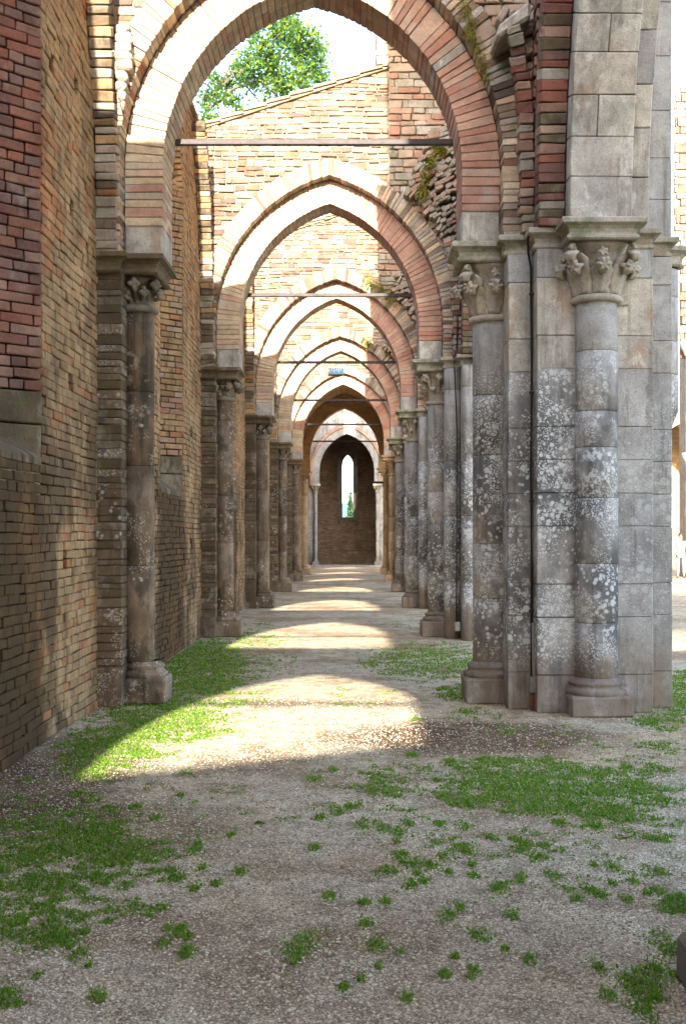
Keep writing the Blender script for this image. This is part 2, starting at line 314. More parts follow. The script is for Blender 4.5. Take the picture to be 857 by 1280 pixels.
def lbox(O, U, N, u0, u1, z0, z1, n0, n1, jit=0.0):
    """box in a wall frame: O origin, U along, N outward; n measured outwards"""
    O = np.array(O, float); U = np.array(U, float); N = np.array(N, float); Z = np.array((0, 0, 1.0))
    c = np.array([O+U*u+Z*z+N*n for u in (u0, u1) for z in (z0, z1) for n in (n0, n1)])
    return c+rng.uniform(-jit, jit, (8, 3)) if jit else c
def px_size(c8):
    P = np.asarray(c8); Y = P[:, 1]
    if Y.min() < 1.0: return 0
    x = VX+FPX*P[:, 0]/Y; y = VY-FPX*(P[:, 2]-EYE)/Y
    if x.max() < 0 or x.min() > 857 or y.max() < 0 or y.min() > 1280: return 0
    return math.sqrt(max(1e-3, (x.max()-x.min())*(y.max()-y.min())))
class Pieces:
    """collects one kind of piece of one thing: the largest in the picture become parts, the rest one joined part"""
    def __init__(s, owner, name, mat, bevel=0.006, limit=290, minpx=8.5): s.o = owner; s.n = name; s.m = mat; s.b = bevel; s.L = []; s.lim = limit; s.mp = minpx
    def add(s, c8, bevel=None, mat=None, label=None): s.L.append((px_size(c8), np.asarray(c8), bevel or s.b, mat or s.m, label))
    def flush(s):
        s.L.sort(key=lambda t: -t[0]); rest = {}
        for i, (sz, c, b, m, lb) in enumerate(s.L):
            V, F = bev(c, b)
            if i < s.lim and sz >= s.mp:
                o = part(s.n, V, F, m, s.o)
                if lb: o['label'] = lb
            else: rest.setdefault(m.name, (m, []))[1].append((V, F))
        # one joined stuff part, all materials in it
        if rest:
            VV = []; FF = []; mi = []; off = 0; mats = []
            for k, (m, lst) in rest.items():
                mats.append(m)
                for V, F in lst:
                    VV.append(V); FF += [[a+off for a in f] for f in F]; mi += [len(mats)-1]*len(F); off += len(V)
            me = mesh_from(s.n, np.vstack(VV), FF)
            for m in mats: me.materials.append(m)
            me.polygons.foreach_set('material_index', mi)
            o = link(s.n, me, s.o); o['kind'] = 'stuff'
        s.L = []
def lathe(prof, cx, cy, seg=28, a0=0, a1=2*math.pi, jit=0.0, sq=0.0):
    full = abs(a1-a0-2*math.pi) < 1e-6; n = seg if full else seg+1; V = []
    for (r, z) in prof:
        for i in range(n):
            a = a0+(a1-a0)*i/seg; rr = r*(1+random.uniform(-jit, jit))
            if sq: ca, sa = abs(math.cos(a)), abs(math.sin(a)); rr *= 1+sq*(1/max(ca, sa)-1)
            V.append((cx+rr*math.cos(a), cy+rr*math.sin(a), z))
    F = []
    for j in range(len(prof)-1):
        for i in range(seg):
            k = (i+1) % n if full else i+1
            F.append([j*n+i, j*n+k, (j+1)*n+k, (j+1)*n+i])
    return V, F
def tube(path, r, seg=8, closed_caps=True):
    V = []; F = []; path = [Vector(p) for p in path]; n = len(path)
    for i, p in enumerate(path):
        d = (path[min(i+1, n-1)]-path[max(i-1, 0)]).normalized(); a = d.cross(Vector((0, 0, 1)))
        if a.length < 1e-3: a = d.cross(Vector((1, 0, 0)))
        a.normalize(); b = d.cross(a); rr = r[i] if isinstance(r, (list, tuple)) else r
        for k in range(seg): t_ = 2*math.pi*k/seg; V.append(tuple(p+a*math.cos(t_)*rr+b*math.sin(t_)*rr))
    for i in range(n-1):
        for k in range(seg): F.append([i*seg+k, i*seg+(k+1) % seg, (i+1)*seg+(k+1) % seg, (i+1)*seg+k])
    if closed_caps: F.append(list(range(seg))[::-1]); F.append([(n-1)*seg+k for k in range(seg)])
    return V, F
def joinvf(lst):
    V = []; F = []
    for v, f in lst: off = len(V); V += [tuple(p) for p in v]; F += [[a+off for a in q] for q in f]
    return V, F
def sweep(path, prof, closed=False):
    """prof: (outward offset, z); path in plan, outward is to the right of travel"""
    n = len(path); offs = []
    for i in range(n):
        p = np.array(path[i], float)
        def nrm(a, b): d = np.array(b, float)-np.array(a, float); d /= np.linalg.norm(d)+1e-9; return np.array((d[1], -d[0]))
        pr = path[i-1] if (i > 0 or closed) else None; nx = path[(i+1) % n] if (i < n-1 or closed) else None
        if pr is None: m = nrm(p, nx)
        elif nx is None: m = nrm(pr, p)
        else:
            a, b = nrm(pr, p), nrm(p, nx); m = a+b; m = m/(np.dot(m, a)+1e-9)
        offs.append(m)
    V = []; F = []; k = len(prof)
    for i in range(n):
        for (o, z) in prof: q = np.array(path[i])+offs[i]*o; V.append((q[0], q[1], z))
    for i in range(n if closed else n-1):
        j = (i+1) % n
        for a in range(k-1): F.append([i*k+a, i*k+a+1, j*k+a+1, j*k+a])
    if not closed:
        F.append([a for a in range(k)]); F.append([(n-1)*k+a for a in range(k)][::-1])
    return V, F

# ------------------------------------------------------------------ layout numbers
BAY = 7.63; C1 = 11.75
def cy(n): return C1+BAY*(n-1) if n < 7 else 62.6
XL = -2.39                       # face of the aisle's outer wall
JL, JR = -1.81, 1.01             # jambs of the transverse arches
RW = 0.36
def arch_par(n): return (0.0, 5.07) if n == 1 else ((0.2, 4.62) if n == -1 else (0.2, 4.9))
ZL, ZR = 4.22, 4.36              # impost heights, left and right
XM = (JL+JR)/2
def arch_curve(n, r_add, side, steps):
    """polyline from impost to apex of the pointed arch, offset outwards by r_add. side -1 left, +1 right"""
    xc, zc = arch_par(n); Rr = xc-JL+r_add; jamb = JL-r_add; cxl = xc
    amax = math.acos(max(-1, min(1, (cxl-XM)/Rr)))
    pts = [(cxl-Rr*math.cos(amax*i/steps), zc+Rr*math.sin(amax*i/steps)) for i in range(steps+1)]
    z0 = ZL if side < 0 else ZR
    pts = [(jamb, z0)]+pts
    if side > 0: pts = [(2*XM-x, z) for x, z in pts]
    return pts
def arch_low(n, x, r_add):
    xc, zc = arch_par(n); Rr = xc-JL+r_add; d = abs(x-XM)
    half = XM-JL+r_add
    if d >= half: return None
    u = (xc-XM)+d; return zc+math.sqrt(max(0, Rr*Rr-u*u))
def arch_halfwidth(n, z, r_add):
    xc, zc = arch_par(n); Rr = xc-JL+r_add
    if z <= zc: return XM-JL+r_add
    q = Rr*Rr-(z-zc)**2
    if q <= 0: return 0
    return max(0, math.sqrt(q)-(xc-XM))
def top_z(n, x):
    """upper edge of the wall over each transverse arch"""
    if n >= 2: return 7.94+(x+2.39)*0.325
    if n == 1: return min(8.15, 7.94+(x+2.39)*0.3)
    if n == 0: return 7.95
    if n == -1: return 7.57
    return 6.85+max(0, x+2.39)*0.22

# ------------------------------------------------------------------ ground
g = part('ground', [(-900, -600, 0), (900, -600, 0), (900, 1500, 0), (-900, 1500, 0)], [[0, 1, 2, 3]], M['ground']); g['kind'] = 'structure'
hv = []; hf = []
for i in range(41):
    x = -1500+i*75; h = 40+30*mnoise.noise(Vector((i*0.35, 0, 0)))+14*mnoise.noise(Vector((i*1.1, 5, 0)))
    hv += [(x, 1150, -2), (x, 1300, max(8, h)*0.8), (x, 1440, max(8, h))]
for i in range(40):
    for k in range(2): a = i*3+k; hf.append([a, a+3, a+4, a+1])
h_ = part('hills', hv, hf, M['hill'], None, True); h_['kind'] = 'structure'

# ------------------------------------------------------------------ masonry layers
def lay_wall(P, O, U, N, z0, z1, intervals, ch=0.07, bl=0.27, proud=0.0, depth=0.12, jit=0.004, gap=0.009, mats=None, rough=0.004, irregular=0.0, wob=0.022):
    """courses of bricks; intervals(zmid) -> list of (u0,u1)"""
    z = z0; k = 0
    while z < z1-0.02:
        h = ch*(1+random.uniform(-irregular, irregular)); zt = min(z+h, z1); k += 1
        for (a, b) in intervals((z+zt)/2):
            u = a; first = True
            while u < b-0.03:
                L = bl*random.uniform(0.75, 1.15) if irregular == 0 else bl*random.uniform(0.45, 1.5)
                if random.random() < 0.3: L *= 0.55
                if first and k % 2: L *= 0.5
                first = False
                if b-(u+L) < bl*0.3: L = b-u
                pr = proud+random.uniform(-rough, rough)
                c = lbox(O, U, N, u+gap/2, u+L-gap/2, z+gap/2, zt-gap/2, pr-depth, pr, jit)
                c[:, 2] += wob*(mnoise.noise(Vector((u*0.6, z*1.3, depth*9)))+0.4*mnoise.noise(Vector((u*2.1, z*3.3, 4))))
                m = None
                if mats: m = mats(u+L/2, (z+zt)/2)
                P.add(c, None, m); u += L
        z = zt
def slab(name, O, U, N, u0, u1, zfun0, zfun1, n0, n1, mat, parent, steps=40, holes=None):
    V = []; F = []
    O = np.array(O, float); U = np.array(U, float); N = np.array(N, float); Z = np.array((0, 0, 1.0))
    us = np.linspace(u0, u1, steps+1)
    for u in us:
        a, b = zfun0(u), zfun1(u)
        for z in (a, b):
            for n in (n0, n1): V.append(O+U*u+Z*z+N*n)
    for i in range(steps):
        a = i*4; b = a+4
        F += [[a, b, b+2, a+2], [a+1, a+3, b+3, b+1], [a, a+1, b+1, b], [a+2, b+2, b+3, a+3]]
    F += [[0, 2, 3, 1], [steps*4, steps*4+1, steps*4+3, steps*4+2]]
    return part(name, V, F, mat, parent)

# ------------------------------------------------------------------ left aisle wall with splayed windows
WY = [(7.3+BAY*k, 9.3+BAY*k) for k in range(-2, 6)]      # inner window edges in each bay
WZ0, WZ1 = 2.18, 6.0
WTOP = 7.8
aw = thing('aisle_wall', 'long tan and ochre brick outer wall of the roofless aisle, left side, damp-stained below', 'wall', (XL-0.4, 25, 0))
def win_half(z):
    if z < WZ1: return 1.0
    q = 1.6**2-(z-WZ1)**2
    return max(0, (math.sqrt(q) if q > 0 else 0)-0.6)
def left_iv(y0, y1):
    def f(z):
        iv = [(y0, y1)]
        if WZ0 < z < WZ1+1.45:
            out = []
            hw = win_half(z); s = y0
            for (a, b) in WY:
                c = (a+b)/2
                if hw <= 0 or c+hw < s or c-hw > y1: continue
                if c-hw > s: out.append((s, c-hw))
                s = c+hw
            if s < y1: out.append((s, y1))
            iv = out
        # putlog holes
        res = []
        for (a, b) in iv:
            s = a
            for (hy, hz) in HOLES:
                if abs(z-hz) < 0.085 and s < hy-0.07 and hy+0.07 < b: res.append((s, hy-0.07)); s = hy+0.07
            res.append((s, b))
        return res
    return f
HOLES = [(10.05, 1.42), (10.25, 2.9), (10.3, 4.35), (9.6, 5.35), (10.45, 5.5), (10.9, 4.1)]+[(10.2+BAY*k, 1.5) for k in range(1, 5)]+[(13.2, 2.2), (13.9, 4.0), (17.8, 3.1), (17.9, 4.6), (18.1, 2.0), (17.7, 6.0)]
HOLES.sort()
PB = Pieces(aw, 'brick', M['tan'], 0.007)
lay_wall(PB, (XL, 0, 0), (0, 1, 0), (1, 0, 0), 0.0, WTOP, left_iv(2.0, 27.0), ch=0.074, bl=0.28, rough=0.008, jit=0.005, gap=0.005, depth=0.15,
         mats=lambda u, z: M['tanred'] if mnoise.noise(Vector((u*0.9, z*1.1, 2)))+0.5*mnoise.noise(Vector((u*3, z*4, 5)))+random.uniform(-0.12, 0.12) > (0.5 if z > 2.8 else 0.9) else None)
# backing slab, built between windows with real openings
def left_backing(y0, y1, z0, z1): 
    V, F = bev(box8(XL-0.75, XL-0.10, y0, y1, z0, z1), 0.01); return V, F
lst = []
prev = -22.0
for (a, b) in WY:
    lst.append(left_backing(prev, a-0.0, 0, WTOP-0.02)); lst.append(left_backing(a, b, 0, WZ0-0.3))
    # sloping sill wedge
    c = np.array([(XL-0.75, a, WZ0-0.3), (XL-0.75, a, WZ0+0.42), (XL-0.75, b, WZ0-0.3), (XL-0.75, b, WZ0+0.42), (XL-0.015, a, WZ0-0.3), (XL-0.015, a, WZ0-0.02), (XL-0.015, b, WZ0-0.3), (XL-0.015, b, WZ0-0.02)])
    lst.append((bev(c, 0.004)))
    # head: strips following the pointed arch
    for i in range(10):
        ya = a+(b-a)*i/10; yb = a+(b-a)*(i+1)/10; ym = (ya+yb)/2-(a+b)/2
        zz = WZ1+math.sqrt(max(0, 1.6**2-(abs(ym)+0.6)**2)); lst.append(left_backing(ya, yb, zz, WTOP-0.02))
    prev = b
lst.append(left_backing(prev, 27.0, 0, WTOP-0.02))
V, F = joinvf(lst); part('core', V, F, M['mortard'], aw)
# far part of the wall: texture takes over
V, F = joinvf([bev(box8(XL-0.75, XL, 27.0, 69.5, 0, WTOP), 0.01)]); part('far_brickwork', V, F, M['fary'], aw)
# splayed reveals, each brick built
PR = Pieces(aw, 'reveal_brick', M['red'], 0.007); SOFTRED = [M['tan'], M['pink']]
PS = Pieces(aw, 'reveal_stone', M['mossdark'], 0.012)
for (a, b) in WY[1:6]:
    if b > 40: continue
    for (yy, sgn) in ((b, -1), (a, 1)):
        d = np.array((-0.62, 0.62*sgn*1.05)); L = np.linalg.norm(d); d = d/L
        U = (d[0], d[1], 0); Nn = (d[1]*(-sgn)*(-1) if False else abs(d[1]), 0, 0)
        Nn = (0.72, 0.69*sgn, 0)
        if sgn < 0: Nn = (0.72, -0.69, 0)
        lay_wall(PR, (XL-0.002, yy, 0), U, Nn, WZ0+0.52 if sgn < 0 else WZ0, WZ1+1.0, lambda z: [(0.0, L-0.05)], ch=0.082, bl=0.28, proud=0.0, depth=0.2, rough=0.005, gap=0.012, mats=((lambda u, z: M['red']) if b < 10 else (lambda u, z: random.choice((M['tan'], M['pinkd'], M['tan'])))))
        if sgn < 0:
            PS.add(lbox((XL-0.001, yy, 0), U, Nn, 0.004, 0.6, WZ0+0.27, WZ0+0.51, -0.2, 0.004, 0.006)); PS.add(lbox((XL-0.001, yy, 0), U, Nn, 0.004, 0.55, WZ0-0.02, WZ0+0.26, -0.2, 0.002, 0.006))
    for i in range(7):    # sill stones
        y0 = a+0.05+(b-a-0.1)*i/7; y1 = a+0.05+(b-a-0.1)*(i+1)/7-0.008
        PS.add(np.array([(XL-0.70, y0, WZ0+0.40), (XL-0.70, y0, WZ0+0.46), (XL-0.70, y1, WZ0+0.40), (XL-0.70, y1, WZ0+0.46), (XL+0.012, y0, WZ0-0.06), (XL+0.012, y0, WZ0+0.01), (XL+0.012, y1, WZ0-0.06), (XL+0.012, y1, WZ0+0.01)]))
for P in (PB, PR, PS): P.flush()
M['hole_shade'] = plain('painted_hole_shade', (0.022, 0.017, 0.012), 1.0, 0, 0.6)  # near-black colour stands in for the shade inside the putlog holes
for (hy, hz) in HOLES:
    V, F = bev(box8(XL-0.13, XL-0.085, hy-0.085, hy+0.085, hz-0.10, hz+0.10, 0.01), 0.01); part('putlog_stand_in_plug', V, F, M['hole_shade'], aw)
# coping tiles of the aisle wall
PT = Pieces(aw, 'coping_tile', M['tilegreen'], 0.01)
y = 2.0
while y < 62: PT.add(box8(XL-0.8, XL+0.06, y, y+0.42, WTOP, WTOP+0.06, 0.012)); y += 0.43
PT.flush()

# ------------------------------------------------------------------ transverse arches and walls
ORD = {-2: 'facade', -1: 'behind', 0: 'overhead', 1: 'nearest', 2: 'second', 3: 'third', 4: 'fourth', 5: 'fifth', 6: 'sixth', 7: 'last'}
AL = {-2: 'brick arch in the entrance end of the aisle, behind the camera', -1: 'brick pointed arch behind the camera, casting the big patch of sun', 0: 'brick pointed arch just over the camera, out of the picture above',
      1: 'nearest and largest pointed brick arch, buff in sun at left, pink-red in shade at right', 2: 'second pointed arch across the aisle, below the sloping gable wall with sky behind',
      3: 'third pointed arch down the aisle, yellow lichen over its right shoulder', 4: 'fourth pointed arch down the aisle, framing the small blue fitting', 5: 'fifth pointed arch down the aisle, with the ochre vaulted bay behind it',
      6: 'sixth pointed arch, ochre brown under the surviving vault', 7: 'last pointed arch of pale grey stone, opening into the dark chapel'}
WL = {-2: 'low wall over the aisle entrance arch behind the camera', -1: 'wall over the arch behind the camera', 0: 'wall over the arch above the camera',
      1: 'masonry over the nearest arch, seen in its two upper corners', 2: 'cream rubble gable wall with sloping tiled top above the second arch', 3: 'cream rubble wall with two small holes above the third arch',
      4: 'sunlit rubble wall above the fourth arch', 5: 'sunlit rubble wall above the fifth arch', 6: 'tall wall above the sixth arch at the end of the vaulted bay', 7: 'grey stone wall with one sunlit strip above the last arch'}
def ring(P, n, r0, r1, y0, y1, step, jit, split=1, side_mat=None, bevel=None):
    for side in (-1, 1):
        a = arch_curve(n, r0, side, 60); b = arch_curve(n, r1, side, 60)
        # arclength param on mean line
        mid = [((p[0]+q[0])/2, (p[1]+q[1])/2) for p, q in zip(a, b)]
        s = [0]
        for i in range(1, len(mid)): s.append(s[-1]+math.dist(mid[i], mid[i-1]))
        tot = s[-1]
        def at(poly, d):
            for i in range(1, len(s)):
                if d <= s[i]+1e-9: f = (d-s[i-1])/max(1e-9, s[i]-s[i-1]); return (poly[i-1][0]*(1-f)+poly[i][0]*f, poly[i-1][1]*(1-f)+poly[i][1]*f)
            return poly[-1]
        d = 0.0; k = 0
        while d < tot-0.01:
            first = (k == 0 and split >= 1 and step < 0.2)
            L = 0.30 if first else step*random.uniform(0.85, 1.2)
            if not first and random.random() < 0.03 and step < 0.1: L *= 2.2
            if tot-(d+L) < step*0.5: L = tot-d
            g_ = 0.006; A0, A1 = at(a, d+g_), at(a, d+L-g_*0.3); B0, B1 = at(b, d+g_), at(b, d+L-g_*0.3)
            nz = 2 if (split > 1 and not first) else 1
            cuts = [y0]+([y0+(y1-y0)*random.choice((0.35, 0.5, 0.62))] if nz == 2 else [])+[y1]
            for c in range(len(cuts)-1):
                dy0 = random.uniform(-0.006, 0.006)
                c8 = np.array([(p[0], yy, p[1]) for p in (A0, A1) for yy in (cuts[c]+dy0, cuts[c+1]-0.006)]+[(p[0], yy, p[1]) for p in (B0, B1) for yy in (cuts[c]+dy0, cuts[c+1]-0.006)])
                c8 = c8+rng.uniform(-jit, jit, (8, 3))
                m = side_mat(side, d/tot, k) if side_mat else None
                P.add(c8, 0.012 if first else bevel, m)
            d += L; k += 1
for n in range(-1, 8):
    yc = cy(n); yf, yb = yc-0.28, yc+0.32; ys = yc-0.48
    ta = thing('transverse_arch', AL[n], 'arch', (XM, yc, ZL), 'pointed arches spanning the aisle')
    stone = n == 7
    PV = Pieces(ta, 'voussoir', M['buff'], 0.006, 290)
    det = 1 if n < 5 else 2
    def smat(side, f, k, n=n):
        if n == 7: return M['greyr']
        if n == 6: return M['vault']
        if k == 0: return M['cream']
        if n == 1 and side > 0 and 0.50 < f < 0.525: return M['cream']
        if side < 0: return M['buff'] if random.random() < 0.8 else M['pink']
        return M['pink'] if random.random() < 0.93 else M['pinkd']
    ring(PV, n, 0.0, RW, yf, yb, 0.075*det if n < 6 else 0.3, 0.004, 2 if n in (1, 2, 3) else 1, smat)
    PV.flush()
    lst = []
    for (r0_, r1_, ya_, yb_2) in ((0.008, RW-0.004, yf+0.012, yb-0.012), (RW+0.012, RW+0.26 if n < 7 else RW+0.11, ys-0.015 if n < 7 else ys+0.12, yb-0.02)):
        for side in (-1, 1):
            A_, B_ = arch_curve(n, r0_, side, 30), arch_curve(n, r1_, side, 30)
            V = []; F = []
            for p, q in zip(A_, B_): V += [(p[0], ya_, p[1]), (p[0], yb_2, p[1]), (q[0], ya_, q[1]), (q[0], yb_2, q[1])]
            for i in range(len(A_)-1):
                a = i*4; b = a+4; F += [[a, b, b+1, a+1], [a+2, a+3, b+3, b+2], [a, a+2, b+2, b], [a+1, b+1, b+3, a+3]]
            lst.append((V, F))
    V, F = joinvf(lst); part('mortar_bed', V, F, M['mortar'] if n != 7 else M['greyr'], ta)
    PH = Pieces(ta, 'hood_brick', M['rubgrey'], 0.006, 290)
    if n < 7: ring(PH, n, RW+0.004, RW+0.27, ys-0.03, yb-0.01, 0.062*det, 0.008, 0, lambda s, f, k: random.choice([M['rubble'], M['rubgrey'], M['buff']]) if n != 6 else M['vault'])
    else: ring(PH, n, RW+0.004, RW+0.12, ys+0.1, yb-0.01, 0.3, 0.004, 0, lambda s, f, k: M['pink'])
    PH.flush()
    # wall over the arch
    gw = thing('gable_wall', WL[n], 'wall', (XM, yc, 6.0), 'rubble walls standing on the aisle arches')
    xr = 1.62
    def low(x, n=n):
        z = arch_low(n, x, RW+0.14)
        return z if z is not None else (ZL if x < XM else ZR)
    def tp(x, n=n):
        if n == 6: return 13.0
        if n == 7: return 13.0
        return max(low(x)+0.02, top_z(n, x))
    if n == 6:   # tall wall with a lancet through which the sun reaches the last arch
        def tp(x): return 13.0
        slab('core', (0, ys+0.04, 0), (1, 0, 0), (0, -1, 0), XL, -0.52, low, tp, -(yb-ys-0.06), 0, M['vault'], gw)
        slab('core', (0, ys+0.04, 0), (1, 0, 0), (0, -1, 0), 0.02, xr, low, tp, -(yb-ys-0.06), 0, M['vault'], gw)
        slab('core', (0, ys+0.04, 0), (1, 0, 0), (0, -1, 0), -0.52, 0.02, low, lambda x: 10.2, -(yb-ys-0.06), 0, M['vault'], gw, 8)
        slab('core', (0, ys+0.04, 0), (1, 0, 0), (0, -1, 0), -0.52, 0.02, lambda x: 12.6, tp, -(yb-ys-0.06), 0, M['vault'], gw, 4)
    elif n == 7:
        slab('core', (0, ys+0.3, 0), (1, 0, 0), (0, -1, 0), XL, xr+1.2, low, lambda x: 13.0, -(yb-ys-0.06), 0, M['greyr'], gw)
    else:
        xe = 0.53
        slab('core', (0, ys+0.02, 0), (1, 0, 0), (0, -1, 0), XL, xr, low, tp, -(yb-ys-0.05), 0, M['mortar'], gw)
        if n >= 0:
            PM = Pieces(gw, 'masonry_block', M['rubble'], 0.008, 290)
            def iv(z, n=n):
                hw = arch_halfwidth(n, z, RW+0.26)
                x1 = xr
                if n >= 2: xl_top = XL if z < 7.94 else XL+(z-7.94)/0.325
                elif n == 1: xl_top = XL if z < 7.94 else (XL+(z-7.94)/0.3 if z < 8.12 else 9)
                else: xl_top = XL if z < top_z(n, 0)-0.02 else 9
                if xl_top > xe-0.05: return []
                hl = [(XM-hw, XM+hw)] if hw > 0.01 else []
                segs = [(xl_top+0.02, xe-0.004)]
                for (ha, hb) in hl:
                    o = []
                    for (a, b) in segs:
                        if hb <= a or ha >= b: o.append((a, b)); continue
                        if ha > a+0.04: o.append((a, ha))
                        if hb < b-0.04: o.append((hb, b))
                    segs = o
                if n == 3 and 6.98 < z < 7.08:
                    o = []
                    for (a, b) in segs:
                        cur = a
                        for hx in (-0.83+0.0, 0.30):
                            if a < hx-0.09 and hx+0.09 < b: o.append((cur, hx-0.08)); cur = hx+0.08
                        o.append((cur, b))
                    segs = o
                return segs
            lay_wall(PM, (0, ys+0.02, 0), (1, 0, 0), (0, -1, 0), 4.4, 9.0, iv, ch=0.080 if n < 4 else 0.12, bl=0.21 if n < 4 else 0.34, proud=0.03, depth=0.1, jit=0.010, rough=0.016, gap=0.012, irregular=0.45, wob=0.05)
            PM.flush()
            # toothed pier strip against the nave wall
            PQ = Pieces(gw, 'quoin_block', M['rubgrey'], 0.008, 290)
            def iv2(z, n=n):
                hw = arch_halfwidth(n, z, RW+0.26); a = max(xe, XM+hw if hw > 0.01 else xe)
                return [(a, xr)] if a < xr-0.05 else []
            lay_wall(PQ, (0, ys+0.0, 0), (1, 0, 0), (0, -1, 0), 4.4, 9.2, iv2, ch=0.11, bl=0.30, proud=0.03, depth=0.1, jit=0.010, rough=0.018, gap=0.014, irregular=0.3,
                     mats=lambda u, z: random.choice([M['pinkd'], M['rubgrey'], M['rubgrey'], M['rubgrey'], M['pinkd']]))
            PQ.flush()
            # sloping coping tiles
            if n >= 1:
                PC = Pieces(gw, 'coping_tile', M['tilegreen'], 0.008, 290); x = XL-0.05
                while x < xe:
                    x2 = min(x+0.36, xe); za, zb = tp(x+0.0)+0.0, tp(x2)
                    PC.add(np.array([(x, yy, z) for yy in (ys-0.09, yb+0.06) for z in (za+0.028, za+0.075)]+[(x2, yy, z) for yy in (ys-0.09, yb+0.06) for z in (zb-0.006, zb+0.035)])+rng.uniform(-0.008, 0.008, (8, 3)))
                    PC.add(np.array([(x, yy, z) for yy in (ys-0.05, yb+0.03) for z in (za-0.03, za+0.024)]+[(x2, yy, z) for yy in (ys-0.05, yb+0.03) for z in (zb-0.03, zb+0.024-0.03)]))
                    x = x2
                PC.flush()
    if n in (-2, -1, 0, 1, 2, 3, 4, 5) :  # tall toothed stump beside the nave wall, it shades everything right of its edge
        bt = thing('buttress_stump', {1: 'tall stump of rubble over the right shoulder of the nearest arch', 2: 'tall grey rubble stump rising above the gable wall, right of the sky'}.get(n, 'tall rubble buttress stump against the nave wall over the %s arch' % ORD[n]), 'buttress', (1.0, yc, 8.5), 'buttress stumps between gable walls and nave wall')
        PB2 = Pieces(bt, 'rubble_block', M['rubgrey'], 0.014, 290)
        zb0 = max(low(0.53), low(1.0))
        z = 6.9 if n != 7 else 8
        z = 7.3
        while z < 12.0:
            h = random.uniform(0.13, 0.22); xa = 0.53 if z > 9.5 else (0.53 if z < 8.86 else 0.36)
            cuts = [xa+random.uniform(-0.03, 0.0)] ; 
            while cuts[-1] < 1.55: cuts.append(cuts[-1]+random.uniform(0.22, 0.42))
            cuts[-1] = 1.62
            for i in range(len(cuts)-1): PB2.add(box8(cuts[i], cuts[i+1]-0.01, ys+0.06+random.uniform(-0.02, 0.02), yb-0.02, z, z+h-0.01, 0.01))
            z += h
        PB2.flush()
    if n == 6:
        pass
# tie bars
for n in range(-1, 7):
    yc = cy(n)+0.24; zt = 5.48
    hw = arch_halfwidth(n, zt, 0)+0.03
    tb = thing('tie_bar', {1: 'nearest and longest dark iron tie bar, across the largest arch', 2: 'iron tie bar across the second arch', 3: 'iron tie bar across the third arch, the blue fitting hanging from it',
        4: 'thin iron tie bar across the fourth arch', 5: 'thin iron tie bar across the fifth arch', 6: 'farthest thin tie bar under the ochre vault'}.get(n, 'iron tie bar across the %s arch' % ORD[n]), 'tie bar', (XM, yc, zt), 'iron tie bars across the arches')
    V, F = bev(box8(XM-hw, XM+hw, yc-0.03, yc+0.03, zt-0.028, zt+0.028), 0.006); part('bar', V, F, M['iron'], tb)
    for s in (-1, 1):
        V, F = bev(box8(XM+s*hw-0.02, XM+s*hw+0.02, yc-0.055, yc+0.055, zt-0.055, zt+0.055), 0.008); part('wall_plate', V, F, M['iron'], tb)
# hanging blue fitting
bf = thing('light_fitting', 'small blue box-shaped light fitting hanging under the third tie bar', 'light fitting', (-0.41, cy(3)+0.24, 5.3))
yb_ = cy(3)+0.24
V, F = bev(box8(-0.59, -0.23, yb_-0.06, yb_+0.06, 5.20, 5.35), 0.01); part('casing', V, F, M['blue'], bf)
V, F = bev(box8(-0.595, -0.225, yb_-0.07, yb_+0.07, 5.185, 5.203), 0.004); part('lip', V, F, M['iron'], bf)
for i in range(7):
    x = -0.575+i*0.052; V, F = bev(box8(x, x+0.022, yb_-0.066, yb_-0.055, 5.25+0.03*(i % 2), 5.37), 0.003); part('cooling_fin', V, F, M['white'], bf)
V, F = tube([(-0.41, yb_, 5.34), (-0.41, yb_, 5.46)], 0.008, 6); part('hanger', V, F, M['iron'], bf)

# surviving vault bay between arches 5 and 6
vt = thing('vault', 'ochre brick vault surviving over the last aisle bay before the pale arch', 'vault', (XM, (cy(5)+cy(6))/2, 6.5))
V = []; F = []; ya, yb2 = cy(5)+0.33, cy(6)-0.5
for yy in (ya, yb2):
    for s in (0, 1):
        pass
pl = arch_curve(2, 0.5, -1, 16); pr = arch_curve(2, 0.5, 1, 16)[::-1]; ln = pl[1:]+pr[1:-1]
for (x, z) in ln: V += [(x, ya, z+0.05), (x, yb2, z+0.05), (x, ya, z+0.3), (x, yb2, z+0.3)]
for i in range(len(ln)-1):
    a = i*4; F += [[a, a+4, a+5, a+1], [a+2, a+3, a+7, a+6], [a, a+2, a+6, a+4], [a+1, a+5, a+7, a+3]]
part('webbing', V, F, M['vault'], vt)
for k in range(2):     # diagonal ribs
    path = []
    for i in range(15):
        f = i/14; x = ln[int(f*(len(ln)-1))][0]; z = ln[int(f*(len(ln)-1))][1]; path.append((x, ya+(yb2-ya)*(f if k else 1-f), z-0.02))
    V, F = tube(path, 0.08, 8); part('rib', V, F, M['vault'], vt, True)

